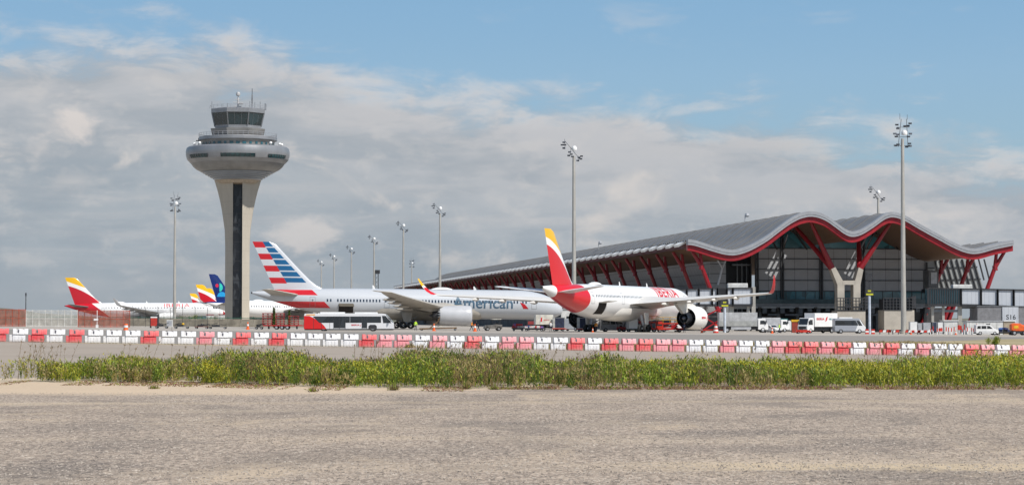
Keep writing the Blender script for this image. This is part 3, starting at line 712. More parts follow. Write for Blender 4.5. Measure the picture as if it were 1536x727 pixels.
# ================================================================== FLOODLIGHT MASTS
def flood(mb, x, y, z, yaw):
    c, s = math.cos(yaw)*.62, math.sin(yaw)*.62
    def rot(p): return (x+p[0]*c-p[1]*s, y+p[0]*s+p[1]*c, z+p[2]*.5)
    v = [rot(p) for p in ((-.45,-.1,-.25),(.45,-.1,-.25),(.45,.35,-.1),(-.45,.35,-.1),(-.5,-.25,.35),(.5,-.25,.35),(.5,.25,.4),(-.5,.25,.4))]
    mb.add(v, [(0,3,2,1),(4,5,6,7),(0,1,5,4),(1,2,6,5),(2,3,7,6),(3,0,4,7)])
FLOODM = mat('floodlight_housing', (.09,.10,.12), .4, .4)
def mast(kind, h=38.0):
    T = thing('light_mast', 'x', 'light mast', (0,0,0), 0, 'floodlight masts round the apron')
    MB().lathe([(.52,0),(.50,2),(.30,h-3),(.27,h-2.4)], n=14).build('pole', STEEL, T, smooth=True)
    MB().lathe([(.75,0),(.75,.35),(.5,.4)], n=14).build('base', CONC, T)
    mb = MB(); 
    if kind == 'frame':
        mb.tube((-.8,0,h-3.9), (-.2,0,h+1.2), .06); mb.tube((1.0,0,h-3.9), (.75,0,h+1.2), .06)
        for z_, w in ((h-3.7,1.1),(h-2.1,1.1),(h-.3,1.0)): mb.tube((-w,0,z_), (w+.3,0,z_), .05)
        lamps = [(-2,-4.6),(-1.4,-4.4),(1.3,-4.9),(2.0,-4.2),(2.3,-4.7),(-1.9,-2.6),(-1.3,-2.1),(1.7,-2.6),(2.4,-1.9),(-1.7,0.1),(-1.3,-.7),(.7,-.2),(1.7,-.1),(2.2,.4),(-2.2,-1.9)]
    else:
        mb.tube((-1.8,-.6,h+.7), (1.3,.5,h-3.0), .06); mb.tube((-1.9,.3,h+1.2), (-1.8,.3,h-.9), .05); mb.tube((-.6,-.4,h-.5), (-.75,-.4,h-2.2), .05)
        mb.tube((.9,.3,h-2.2),(.95,.3,h-3.2),.04)
        lamps = [(-3.3,.6),(-3.0,-.1),(-3.3,-.9),(-3.9,-.1),(-1.4,-1.9),(-.9,-2.5),(-1.7,-2.8),(-.5,-3.1),(1.7,-3.3),(2.3,-3.7),(1.3,-4.1),(2.5,-3.0)]
    mb.build('head_frame', GREY, T)
    for i, (a, c) in enumerate(lamps):
        a *= .62; c *= .80
        mb = MB(); flood(mb, a, -.25 if i % 2 else .25, h+c, 0 if i % 2 else PI); mb.build('floodlight', FLOODM, T, fix=False)
    dx, dz = (.35, -1.4) if kind == 'frame' else (.1, -.8)
    MB().lathe([(0,.6),(.3,.52),(.52,.25),(.56,-.08),(.5,-.35),(0,-.4)], (dx,0,h+dz), n=16).build('dome', WHITE, T, smooth=True)
    MB().tube((-.45,0,h+1.1), (-.45,0,h+2.2), .04, n=4).tube((.9,0,h+1.1), (.9,0,h+2.0), .04, n=4).build('lightning_rod', GREY, T) if kind == 'frame' else None
    return T
mF = mast('frame'); mA = mast('arm')
LB = {}
def place_mast(src, px, py_top, D, label, first=False):
    X = X_at(px, D); z0 = gz(X, D); H = z_at(py_top, D)-z0
    o = src if first else copy_tree(src); s = H/39.2; o.scale = (s, s, s); o.location = (X, D, z0); o['label'] = label; return o
place_mast(mF, 1355, 178, 430, 'tallest floodlight mast, grey, in front of the terminal hall at right', True)
place_mast(mA, 861, 208, 475, 'pale floodlight mast rising between the nearest airliner\'s fin and the terminal', True)
place_mast(mF, 262, 292, 685, 'lone floodlight mast left of the control tower')
for px, pt, D, lab in ((660,303,723,'floodlight mast in front of the far end of the terminal roof, tallest of those right of the tower over the silver airliner'),(605,330,851,'second tallest of the floodlight masts standing over the silver airliner'),(561,351,986,'third tallest of the floodlight masts standing over the silver airliner'),(527,367,1122,'floodlight mast between the second and third smallest of the receding line'),(501,379,1252,'second smallest floodlight mast of the receding line beside the striped fin'),(482,388,1370,'smallest floodlight mast, nearest to the striped fin')):
    place_mast(mA, px, pt, D, lab.replace('floodlight mast in front of the far end of the terminal roof, tallest of those right of the tower over the silver airliner', 'tallest floodlight mast over the silver airliner, in front of the far terminal roof'))
place_mast(mF, 617.5, 388, 1100, 'small floodlight mast just left of where the terminal roof begins')
place_mast(mA, 1318, 277, 640, 'floodlight mast whose head shows above the second hump of the terminal roof')
# slim lattice tower in the distance, thin pole by the blast fence, aerials
D = 1300; X = X_at(565, D); T = thing('lattice_tower', 'dark thin lattice tower far behind the silver airliner', 'lattice tower', (X, D, gz(X, D)))
mb = MB(); H = 30
for sx in (-1,1):
    for sy in (-1,1): mb.tube((sx*1.1, sy*1.1, 0), (sx*.9, sy*.9, H), .14, n=4)
for i in range(12):
    a = i*2.5
    for sx in (-1,1): mb.tube((sx, -sx, a), (-sx, -sx, a+2.5), .08, n=4); mb.tube((sx, -1, a), (sx, 1, a+2.5), .08, n=4)
mb.build('lattice', DARK, T); MB().box(-1.8,1.8,-1.4,1.4,H-1.5,H+.6).build('platform', DARK, T)
D = 440; X = X_at(39, D); T = thing('mesh_post', 'thin dark pole beside the white blast fence', 'pole', (X, D, gz(X, D)))
MB().tube((0,0,0),(0,0,6.3),.11,.07,n=6).build('pole', DARK, T); MB().box(-.12,.12,-.1,.1,5.9,6.5).build('beacon', DARK, T)
# ================================================================== AIRLINERS
def body_mat(name, base, fn, rough=.28, dirt=.06):
    m, b = new_mat(name); x, y, z = xyz('Object'); n = noise(coords('Object', (.25,1,1)), .8, 5, .6)
    col = mixc(n, tuple(c*(1-dirt*1.5) for c in base), base); panel = sstep(mth('ABSOLUTE', fract(x/2.1)-.5), .487, .497)
    col = mixc(panel*.12, col, (.2,.2,.2))
    col = mixc(sstep(z, 3.4, 2.1)*.18, col, (.30,.27,.23))     # slightly darker and browner towards the keel
    col = fn(col, x, y, z)
    setin(b, 'Base Color', col); setin(b, 'Roughness', rough); b.inputs['Coat Weight'].default_value = .3; b.inputs['Coat Roughness'].default_value = .1
    return m
IR, IY = (.58,.006,.012), (.80,.45,.005)
def iberia_body(fx0, fx1, bow, zc):
    def fn(c, x, y, z):
        edge = fx1-(z-zc-.6)*(z-zc-.6)*bow
        red = sstep(x, fx0-.05, fx0+.05)*sstep(edge-x, -.04, .04)
        return mixc(red, c, IR)
    return fn
def iberia_fin(za, slope, gap, xr=1.0, far=False):
    def fn(c, x, y, z):
        if far:
            q = x-1; c = mixc(sstep(15.6-q*.35-z, -.06, .06), IY, (.78,.78,.77)); return mixc(sstep(14.1-q*.25-q*q*.0225-z, -.06, .06), c, (.50,.006,.018))
        b1 = za-(x-xr)*slope-(x-xr)*(x-xr)*.045
        c = mixc(sstep(b1-z, -.04, .04), IY, (.78,.78,.77)); b2 = b1-gap
        return mixc(sstep(b2-z, -.04, .04), c, IR)
    return fn
AR, AB = (.50,.010,.018), (.006,.095,.23)
def american_fin(c, x, y, z, zt=17.0):
    c = c; dz = (zt-z)
    red = (fract(dz/2.36) < .49); blue = (fract(dz/1.18) < .80)
    xb = dz*.60+1.9; xe = dz*.94+3.15
    c = mixc(red*(x < mth('MAXIMUM', xb, (dz > 8.6)*30)), c, AR)
    c = mixc(blue*(x > xb)*(x < xe)*(dz < 8.15), c, AB)
    return c
def american_body(c, x, y, z):
    xe = (17.0-z)*1.0+2.3
    r1 = (z < 7.56)*(z > 6.47); r2 = (z < 5.2)*(z > 3.95)
    c = mixc(mth('MINIMUM', r1+r2, 1)*(x < xe)*(x > 3.9), c, AR)
    return c

def airliner(P, loc, theta, label, group=None):
    """local frame: x runs from the tail to the nose, y to the left, z up from the ground"""
    L, Rf, zc = P['L'], P['R'], P['zc']; A = thing('airliner', label, 'airliner', loc, PI/2-theta, group); A.rotation_euler[1] = P.get('pitch', 0)
    BM = P['body']; hs = P['hs']; nl, tl = P.get('nl', 8.5), L*.34
    def sec(x):
        if x > L-nl:
            t = (L-x)/nl; q = math.sqrt(max(0, 1-(1-t)**2.0)); r = Rf*q**.92
            return r, zc-.95*(1-t)**1.7
        if x < tl:
            t = x/tl; r = Rf*(1-(1-t)**1.75*.93); top = zc+Rf-P.get('tdrop', .75)*(1-t)**2; return r, top-r
        return Rf, zc
    def surf(x, z, off=0.0, side=-1):
        r, c = sec(x); q = cl((z-c)/r, -1, 1); a = math.acos(q)
        return (x, side*(r+off)*math.sin(a), c+(r+off)*math.cos(a))
    xs = list(np.linspace(0, tl, 22))+list(np.linspace(tl+2, L-nl-1, 16))+[L-nl*(1-math.sin(PI/2*i/18)) for i in range(19)]
    xs = xs[:-1]+[L-.02]
    rows = []
    for x in xs:
        r, c = sec(x); r = max(r, .02); rows.append([(x, r*math.sin(2*PI*i/40), c+r*math.cos(2*PI*i/40)) for i in range(40)])
    mb = MB(); mb.grid(rows, closed=True); mb.add(rows[0], [tuple(range(40))]); mb.add(rows[-1], [tuple(range(39,-1,-1))])
    fus = mb.build('fuselage', BM, A, smooth=True, angle=60)
    # tail cone end
    r0, c0 = sec(0); MB().lathe([(r0*.8,-.25),(r0*1.0,0.02),(r0*.62,-.24),(r0*.6,.2),(0,.2)], (0,0,c0), 'x', n=16).build('exhaust_ring', DARK, A, smooth=True)
    # belly fairing
    mb = MB(); bx0, bx1 = L-P['wx']-19, L-P['wx']+5; rows = []
    for i in range(19):
        t = i/18; x = bx0+(bx1-bx0)*t; k_ = math.sin(PI*t)**.45
        rows.append([(x, (Rf*.55+(.62*Rf)*k_)*math.cos(-PI*j/20)*1.0, zc-Rf*.35-(Rf*.60+.58*k_)*math.sin(PI*j/20)**.8) for j in range(21)])
    mb.grid(rows); mb.build('belly_fairing', P['wingm'], A, smooth=True, angle=60)
    # wings
    wx, zt, zr = P['wx'], P['ztip'], P.get('zroot', zc-1.35); rc = P['rc']; tan = math.tan(R(P.get('sweep', 34)))
    def le(y): return L-wx-(y-Rf)*tan
    def chord(y):
        yk = hs*.36
        return float(np.interp(y, [0, Rf, yk, hs*.9, hs], [rc*1.12, rc, rc*.60, 2.7, P.get('tc', 1.9)]))
    def zw(y): return zr+(zt-zr)*(max(0, y-Rf*.6)/(hs-Rf*.6))**P.get('zexp',1.35)
    af = [(0,0),(.03,.32),(.12,.62),(.3,.85),(.5,.75),(.75,.40),(1,.04),(.75,-.1),(.5,-.32),(.3,-.42),(.12,-.38),(.03,-.22)]
    for sd, nm in ((-1,'wing'),(1,'wing')):
        st = [Rf*.3, Rf*.8, Rf*1.15, hs*.2, hs*.28, hs*.36, hs*.5, hs*.65, hs*.8, hs*.9, hs*.96]; rows = []
        def row(y, xle, c, z, th, nx=0):
            # nx tilts the section up for a winglet
            return [(xle-a*c, sd*(y-nx*b_*th), z+(1-abs(nx))*b_*th) for a, b_ in af]
        for y in st: rows.append(row(y, le(y), chord(y), zw(y), chord(y)*(.15 if y < Rf*1.5 else .115)))
        if P['tip'] == 'curl':
            yl, xl, zl = hs*.96, le(hs*.96), zw(hs*.96)
            for (dy, dx, dz, c, nx) in ((.65,.9,.18,2.1,.15),(1.2,1.9,.65,1.75,.45),(1.62,2.9,1.35,1.4,.7),(1.95,3.9,2.2,1.0,.85),(2.15,4.8,2.95,.5,.95)):
                rows.append(row(yl+dy*P.get('curl',1), xl-dx, c, zl+dz, c*.1, nx))
        elif P['tip'] == 'rake':
            yl = hs*.96
            rows.append(row(hs*.99, le(hs*.96)-2.0, 1.3, zw(hs*.99), .14)); rows.append(row(hs*1.01, le(hs*.96)-3.6, .35, zw(hs)+.1, .05))
        else:
            yl = hs*.96
            rows.append(row(hs, le(hs)-.1, 1.7, zw(hs), .16)); rows.append(row(hs+.35, le(hs)-1.4, 1.2, zw(hs)+1.2, .12, .8)); rows.append(row(hs+.55, le(hs)-2.6, .6, zw(hs)+2.5, .06, .9))
        mb = MB(); mb.grid(rows, closed=True); mb.add(rows[-1], [tuple(range(len(af)))]); mb.build(nm, P['wingm'], A, smooth=True, angle=40)
        # fairings under the flaps
        for yy in (hs*.30, hs*.46, hs*.62, hs*.76)[(0 if P['L'] > 60 else 0):]:
            xt = le(yy)-chord(yy); ln = 4.4*(1-yy/hs*.45); mb = MB()
            mb.lathe([(0,-ln*.45),(.16,-ln*.3),(.30,0),(.34,ln*.2),(.2,ln*.45),(0,ln*.55)], (xt, sd*yy, zw(yy)-.38), 'x', n=10)
            mb.build('flap_fairing', P['wingm'], A, smooth=True, angle=60)
    # tailplane
    for sd in (-1, 1):
        rows = []; 
        for y, t in ((.3,0),(2.0,.18),(5,.5),(8,.82),(P['hstab']*.97,.97),(P['hstab'],1)):
            xle = P['tx']+7.0-(y*.72); c = 6.2+(2.0-6.2)*t - (.9 if t == 1 else 0); z = P['tz']+y*.11; th = c*.09
            rows.append([(xle-a*c-(.6 if t == 1 else 0), sd*y, z+b_*th) for a, b_ in af])
        mb = MB(); mb.grid(rows, closed=True); mb.add(rows[-1], [tuple(range(len(af)))]); mb.build('tailplane', P['stabm'], A, smooth=True, angle=40)
    # fin
    fz0, fz1 = zc+Rf-.9, P['fin']; rows = []
    fx = P['fx']
    for t in (0, .06, .14, .24, .4, .6, .8, .95, 1):
        z = fz0+(fz1-fz0)*t
        lx_ = fx[0]+(fx[1]-fx[0])*t + (P.get('dorsal', 3.2)*math.exp(-t/.075)); tx_ = fx[2]+(fx[3]-fx[2])*t
        if t == 1: lx_ -= .8
        c = lx_-tx_; th = min(.62, .095*c)*(1-.45*t)
        rows.append([(lx_-a*c, s_*th*.5*w, z) for s_, seq in ((1, ((0,0),(.02,.35),(.1,.75),(.3,1),(.6,.75),(.85,.35),(1,.04))), (-1, ((.85,.35),(.6,.75),(.3,1),(.1,.75),(.02,.35)))) for a, w in seq])
    mb = MB(); mb.grid(rows, closed=True); mb.add(rows[-1], [tuple(range(len(rows[0])))]); mb.build('fin', P['finm'], A, smooth=True, angle=40)
    # engines
    ey, ex, er, ez, el = P['eng']
    for sd in (-1, 1):
        Ee = MB().lathe([(er*.80,-.9),(er*.79,-.35),(er*.84,-.06),(er*.9,.02),(er*.96,-.12),(er*.995,-.5),(er*1.0,-1.3),(er*.985,-el*.55),(er*.93,-el*.8),(er*.84,-el)], (ex, sd*ey, ez), 'x', n=40).build('engine_nacelle', P['engm'], A, smooth=True, angle=50, fix=False)
        MB().lathe([(er*.8,-.88),(er*.80,-1.6),(.0,-1.6)], (ex, sd*ey, ez), 'x', n=32).build('fan', DARK, Ee, fix=False)
        MB().lathe([(.5,-1.55),(.35,-1.0),(0,-.65)], (ex, sd*ey, ez), 'x', n=16).build('spinner', GREY, Ee, smooth=True, fix=False)
        MB().lathe([(er*.835,-el+.02),(er*.78,-el+.8),(er*.76,-el+1.9),(er*.46,-el+1.9)], (ex, sd*ey, ez), 'x', n=32).build('nozzle_duct', DARK, Ee, smooth=True, fix=False)
        MB().lathe([(er*.50,-el+1.9),(er*.54,-el+.6),(er*.50,-el-.3),(er*.38,-el-1.3),(er*.34,-el-1.25),(er*.30,-el-.8),(er*.26,-el-.9),(.12,-el-1.9),(0,-el-2.1)], (ex, sd*ey, ez), 'x', n=24).build('core_nozzle', P.get('corem', DARK), Ee, smooth=True, fix=False)
        if P.get('chevron'):
            mb = MB(); n = 20
            for i in range(n):
                a0, a1, am = [2*PI*(i+q)/n for q in (0, 1, .5)]; f = lambda a, rr, xx: (ex+xx, sd*ey+rr*math.sin(a), ez+rr*math.cos(a))
                mb.add([f(a0,er*.845,-el+.02), f(a1,er*.845,-el+.02), f(am,er*.80,-el-.55)], [(0,1,2)])
            mb.build('chevron', GREY, Ee, fix=False)
        yy = ey; xl = le(yy); zw_ = zw(yy)
        pts = [(ex-1.2,ez+er*.9),(ex-1.8,ez+er*1.08),(xl-.3,zw_+.25),(xl-3.5,zw_-.05),(xl-5.6,zw_-.35),(ex-el-1.8,ez+er*.35),(ex-el+.3,ez+er*.5)]
        MB().prism(pts, sd*yy-.3, sd*yy+.3).build('pylon', P['wingm'], A, smooth=False, bevel=.08)
    # landing gear
    gx = P['gx']
    for sd in (-1, 1):
        G = MB().tube((gx,sd*5.2,.7), (gx+.1,sd*4.6,zc-Rf*.75), .24, n=10).bar((gx-.95,sd*5.2,.68),(gx+.95,sd*5.2,.68),.25,.3).tube((gx+.1,sd*4.8,1.6),(gx+2.2,sd*3.4,zc-Rf*.9),.1).build('main_gear', LGREY, A)
        MB().prism([(gx-1.1,zc-Rf*.62),(gx+1.0,zc-Rf*.62),(gx+.75,1.25),(gx-.7,1.35)], sd*5.62, sd*5.68).build('gear_door', P['wingm'], G)
        for dx in (-.8, .8):
            for dy in (-.5, .5):
                W = MB().lathe([(.35,-.24),(.62,-.24),(.7,-.15),(.7,.15),(.62,.24),(.35,.24)], (gx+dx, sd*5.2+dy, .7), 'y', n=20).build('wheel', BLACK, G, smooth=True)
                MB().lathe([(0,-.22),(.33,-.2),(.35,0),(.33,.2),(0,.22)], (gx+dx, sd*5.2+dy, .7), 'y', n=14).build('rim', LGREY, G) if False else None
    nx = L-P['ng']; G = MB().tube((nx,0,.5),(nx+.1,0,zc-Rf*.8),.14,n=8).tube((nx,-.45,.5),(nx,.45,.5),.1).build('nose_gear', LGREY, A)
    for dy in (-.32, .32): MB().lathe([(0,-.16),(.42,-.16),(.5,-.1),(.5,.1),(.42,.16),(0,.16)], (nx, dy, .5), 'y', n=18).build('wheel', BLACK, G, smooth=True)
    MB().box(nx+.3,nx+2.0,-.75,-.7,zc-Rf*.97-.7,zc-Rf*.97+.1).box(nx+.3,nx+2.0,.7,.75,zc-Rf*.97-.7,zc-Rf*.97+.1).build('nose_gear_door', P['wingm'], A)
    # cockpit glass
    mb = MB()
    for (a0, a1) in ((L-4.0, L-3.15), (L-3.05, L-2.25), (L-2.15, L-1.55)):
        pts = []
        zlo, zhi = zc+.62, zc+1.5
        rows = [[surf(a0+(a1-a0)*i/4, z_-(i*.04 if j else 0)-(.12 if a0 > L-2.2 else 0), .015) for i in range(5)] for j, z_ in enumerate((zlo, (zlo+zhi)/2, zhi if a0 < L-2.2 else zhi-.25))]
        mb.grid(rows)
    mb.build('cockpit_window', GLASS, A, smooth=True, fix=False)
    # cabin windows on the side that shows, one object each on the near airliners
    def patch(x0, x1, z0, z1, off=.015, n=3):
        return [[surf(x0+(x1-x0)*i/2, z0+(z1-z0)*j/n, off) for i in range(3)] for j in range(n+1)]
    wm = P['winm']; zwn = P['zwin']
    if P.get('detail'):
        for (a, c) in P['winrows']:
            x = a
            while x < c: mb = MB(); mb.grid(patch(x, x+P['ww'], zwn-P['wh'], zwn+P['wh'])); mb.build('cabin_window', wm, A, fix=False); x += P['wp']
    else:
        mb = MB()
        for (a, c) in P['winrows']:
            x = a
            while x < c: mb.grid(patch(x, x+P['ww'], zwn-P['wh'], zwn+P['wh'])); x += P['wp']
        mb.build('window_row', wm, A, fix=False)
    # doors drawn by their outline gap
    for x in P['doors']:
        mb = MB(); w, z0, z1, g = 1.07, zwn-1.35, zwn+.62, .05
        for (xa, xb, za, zb) in ((x,x+g,z0,z1),(x+w-g,x+w,z0,z1),(x+g,x+w-g,z0,z0+g),(x+g,x+w-g,z1-g,z1)): mb.grid(patch(xa,xb,za,zb,.008,6 if zb-za > 1 else 1))
        mb.grid(patch(x+w*.38, x+w*.62, zwn-.18, zwn+.2)); mb.build('door', P.get('doorm', GREY), A, fix=False)
    # radome aerials on the crown
    xr = P['radome']; MB().lathe([(0,.42),(.5,.38),(.95,.2),(1.15,0)], (0,0,0), 'z', n=16).build('satcom_dome', WHITE, A, smooth=True)
    d = [o for o in kids(A) if o.name.startswith('satcom_dome')][0]; d.location = (xr, 0, zc+Rf-.05); d.scale = (2, .8, 1.1)
    for xa in P['blades']: MB().prism([(xa,zc+Rf-.05),(xa+.6,zc+Rf-.05),(xa+.15,zc+Rf+.65),(xa-.1,zc+Rf+.65)],-.04,.04).build('blade_aerial', WHITE, A)
    return A, surf, sec, patch
def wrap_text(A, surf, body, x0, w, z0, h, m, name='lettering', off=.02, **kk):
    v, f = fit_text(body, w, h, **kk)
    me = bpy.data.meshes.new('t'); me.from_pydata([(p[0], 0, p[1]) for p in v], [], f); bm = bmesh.new(); bm.from_mesh(me); bpy.data.meshes.remove(me)
    for i in range(1, 8): bmesh.ops.bisect_plane(bm, geom=bm.verts[:]+bm.edges[:]+bm.faces[:], plane_co=(0,0,h*i/8), plane_no=(0,0,1))
    mb = MB(); bm.verts.index_update(); mb.add([surf(x0+q.co.x, z0+q.co.z, off) for q in bm.verts], [tuple(q.index for q in g.verts) for g in bm.faces]); bm.free()
    return mb.build(name, m, A, fix=False)
def local_x(px, tail, th, r):
    q = (px-768)/F; return (q*(tail[1]-r*math.sin(th))-tail[0]-r*math.cos(th))/(math.sin(th)-q*math.cos(th))
WIN = mat('cabin_window_glass', (.03,.045,.07), .2)
IBT = mat('red_lettering', (.58,.01,.02), .4, var=.03)
nofn = lambda c, x, y, z: c
WH = (.80,.80,.79)
# ---- silver airliner with striped fin
SIL = (.50,.525,.555)
sil = body_mat('silver_mica_paint', SIL, american_body, .26)
P787 = dict(L=62.8, R=2.95, zc=5.0, hs=30.0, wx=21.0, rc=12.4, ztip=7.0, tip='rake', tc=1.6, hstab=9.9, tx=3.2, tz=6.3, fin=17.0, fx=(13.6,4.1,4.6,-.1), dorsal=3.0,
    eng=(9.75,0,1.85,2.75,5.9), gx=32.5, ng=5.6, body=sil, wingm=mat('wing_grey_beige', (.40,.37,.32), .45, var=.08), stabm=mat('tailplane_grey', (.42,.39,.34), .45), finm=body_mat('striped_fin_paint', (.56,.58,.61), american_fin), engm=mat('nacelle_silver', (.46,.47,.49), .3, var=.05, scale=.5),
    chevron=True, winm=WIN, zwin=5.5, ww=.30, wh=.27, wp=.64, detail=True, winrows=[], doors=[], radome=38, blades=[24,44.5], pitch=.009, tdrop=.9, nl=9.0)
th = R(80); tail = (X_at(378, 450), 450, gz(X_at(378, 450), 450)+.15); LX = lambda px, r=2.9: local_x(px, tail, th, r)
P787['eng'] = (9.75, LX(706, 9.75), 2.02, 2.65, 6.3)
P787['winrows'] = [(LX(490),LX(499)),(LX(505.5),LX(571)),(LX(577),LX(579)),(LX(628),LX(776)),(LX(783),LX(789))]
P787['doors'] = [LX(465), LX(576), LX(686), LX(797)]
P787['gx'] = LX(610, 5)
A, surf, sec, patch = airliner(P787, tail, th, 'long silver airliner with a red, white and blue striped fin, parked side-on')
T787 = mat('slate_blue_lettering', (.06,.12,.18), .4, var=.03)
x0 = LX(678.5); z0 = 4.55; wrap_text(A, surf, 'American', x0, LX(769)-x0, z0-.38, 2.3, T787, bold=.014)
# the wedge mark behind the name: red below, blue above
x0 = LX(781); mb = MB()
def wpoly(mb, pts, m=0, n=6, off=.025):
    # quad given by 4 corners (x,z), laid on the skin
    a, b_, c, d = pts; rows = []
    for j in range(n+1):
        t = j/n; p = (a[0]+(d[0]-a[0])*t, a[1]+(d[1]-a[1])*t); q = (b_[0]+(c[0]-b_[0])*t, b_[1]+(c[1]-b_[1])*t)
        rows.append([surf(p[0]+(q[0]-p[0])*i/3, p[1]+(q[1]-p[1])*i/3, off) for i in range(4)])
    mb.grid(rows, m)
wpoly(mb, [(x0+.55,4.2),(x0+1.6,4.2),(x0+.8,5.1),(x0-.2,5.5)]); mb.build('wedge_mark', mat('mark_red', AR, .4), A, fix=False)
mb = MB(); wpoly(mb, [(x0-.75,6.4),(x0+.05,6.4),(x0+.35,5.7),(x0-.2,5.75)]); mb.build('wedge_mark', mat('mark_blue', AB, .4), A, fix=False)
# rear cargo hatch standing open
x0, x1 = LX(508), LX(530); mb = MB(); mb.grid(patch(x0, x1, 3.05, 4.75, .02, 6)); mb.build('cargo_opening', mat('hold_interior', (.018,.014,.012), .9), A, fix=False)
mb = MB(); p0 = surf(x0, 4.8, .05); p1 = surf(x1, 4.8, .05); mb.add([p0, p1, (p1[0], p1[1]-1.25, p1[2]-.55), (p0[0], p0[1]-1.25, p0[2]-.55), (p0[0],p0[1],p0[2]+.1),(p1[0],p1[1],p1[2]+.1),(p1[0],p1[1]-1.3,p1[2]-.45),(p0[0],p0[1]-1.3,p0[2]-.45)], [(0,1,2,3),(4,7,6,5),(0,3,7,4),(1,5,6,2),(3,2,6,7),(0,4,5,1)])
mb.build('cargo_door', mat('cargo_door_back', (.10,.085,.06), .6), A)

# ---- white and red airliner, nearest, seen from behind
th5 = R(25.2); tail = (X_at(813, 372), 372, gz(5, 372)); LX = lambda px, r=2.9: local_x(px, tail, th5, r)
P350 = dict(L=66.8, R=3.0, zc=5.25, hs=32.4, wx=23.0, rc=13, ztip=6.6, tip='curl', hstab=9.6, tx=3.6, tz=6.5, fin=17.1, fx=(12.6,4.2,4.4,.9), dorsal=1.6,
    eng=(10.5, 0, 2.0, 2.85, 5.6), gx=32, ng=5.2, body=body_mat('white_red_body', WH, iberia_body(3.9, 14.4, .16, 5.25)), finm=body_mat('yellow_red_fin', WH, iberia_fin(15.75,.13,1.15)), wingm=mat('wing_white_beige', (.55,.52,.47), .4, var=.07), stabm=mat('tailplane_white', (.70,.71,.72), .35),
    engm=mat('nacelle_white', (.78,.77,.74), .35, var=.05), corem=mat('core_metal', (.10,.11,.13), .3, .8), winm=WIN, zwin=6.2, ww=.24, wh=.20, wp=.62, detail=True, winrows=[(16.5,27),(28.5,46),(48,56)], doors=[14.8,27.2,46.6,58], radome=22, blades=[33,46], pitch=.004, zroot=4.75, zexp=.9, nl=9.0, tdrop=.7)
P350['eng'] = (10.5, L_ := 66.8-22.4, 2.15, 2.5, 5.7)
# wingtip livery as a position-driven paint
m, b = new_mat('wing_paint_red_tip'); x, y, z = xyz('Object'); n = noise(coords('Object', (.5,.5,1)), .8, 4, .6)
c = mixc(n, (.60,.58,.54), (.74,.72,.68)); c = mixc(sstep(mth('ABSOLUTE', y), 31.35, 31.45), c, IR); c = mixc(sstep(y, 32.6, 32.7), c, WH); c = mixc(sstep(y, 32.75, 32.85), c, IY)
setin(b, 'Base Color', c); setin(b, 'Roughness', .4); P350['wingm'] = m
A, surf, sec, patch = airliner(P350, tail, th5, 'white airliner with a red tail and yellow-tipped fin, nearest the camera, seen from behind')
x0 = LX(984.5, 2.4); x1 = LX(1016, 2.4); wrap_text(A, surf, 'IBERIA', x0, x1-x0, 6.4, 1.75, IBT, bold=.02, shear=.15, spacing=1.12)
# small mark and name on the near engine
ex, er = P350['eng'][1], P350['eng'][2]
def on_nacelle(a, h): 
    ang = h/er; rr = er*1.005; return (ex+a, -10.5-rr*math.cos(ang), 2.5+rr*math.sin(ang))
sign_text('IBERIA', 2.2, .42, lambda a, h: on_nacelle(-3.4+a, h-.1), 'engine_lettering', IBT, A, bold=.03)
mb = MB(); mb.grid([[on_nacelle(-.95,-.35), on_nacelle(-.80,-.35)], [on_nacelle(-.75,.1), on_nacelle(-.45,.1)], [on_nacelle(-.55,.45), on_nacelle(-.45,.5)]]); mb.build('engine_mark', IBT, A, fix=False)
# open hatch on the near side
x0, x1 = LX(898), LX(914); mb = MB(); mb.grid(patch(17.4, 20.3, 3.1, 5.0, .02, 6)); mb.build('cargo_opening', bpy.data.materials['hold_interior'], A, fix=False)
mb = MB(); p0 = surf(17.3, 5.05, .05); p1 = surf(20.4, 5.05, .05); mb.add([p0, p1, (p1[0], p1[1]-1.9, p1[2]+.25), (p0[0], p0[1]-1.9, p0[2]+.25), (p0[0],p0[1],p0[2]+.12),(p1[0],p1[1],p1[2]+.12),(p1[0],p1[1]-1.9,p1[2]+.38),(p0[0],p0[1]-1.9,p0[2]+.38)], [(0,1,2,3),(4,7,6,5),(0,3,7,4),(1,5,6,2),(3,2,6,7),(0,4,5,1)])
mb.build('cargo_door', mat('cargo_door_white', (.6,.59,.56), .5), A)

# ---- white airliner far left with red and yellow tail (smaller twin)
W330 = mat('wing_pale_grey', (.38,.38,.38), .4, var=.06)
P330 = dict(L=58.8, R=2.82, zc=5.0, hs=29.5, wx=19.5, rc=11.5, ztip=6.6, tip='fence', hstab=9.7, tx=3.0, tz=6.0, fin=17.2, fx=(13.2,4.0,3.6,-.1), dorsal=2.6, eng=(9.37, 58.8-18.5, 1.5, 2.6, 5.4), gx=29, ng=6.2,
    body=body_mat('white_red_body_diagonal', WH, lambda c, x, y, z: mixc(sstep(x-(z*.95+6.3+(z-4)*(z-4)*.12), .1, -.1)*sstep(z, 9, 8), c, (.45,.006,.02)) if False else mixc(sstep((11.2+(6.5-z)*1.35)-x, -.06, .06), c, (.50,.006,.018))),
    finm=body_mat('yellow_red_fin_far', WH, iberia_fin(15.2,.22,.9,0,True)), wingm=W330, stabm=mat('tailplane_dark_side', (.16,.165,.17), .4), engm=mat('nacelle_white_far', (.74,.74,.72), .35), winm=WIN, zwin=5.95, ww=.3, wh=.2, wp=1.06, winrows=[(15,22),(26,38),(40,45),(47,52)], doors=[13.5,24.5,38.8,53], radome=20, blades=[30,42], nl=8.5, tdrop=1.0)
thA = R(81); D = 850; tail = (X_at(98, D), D, gz(X_at(98, D), D)); LX = lambda px, r=2.8: local_x(px, tail, thA, r)
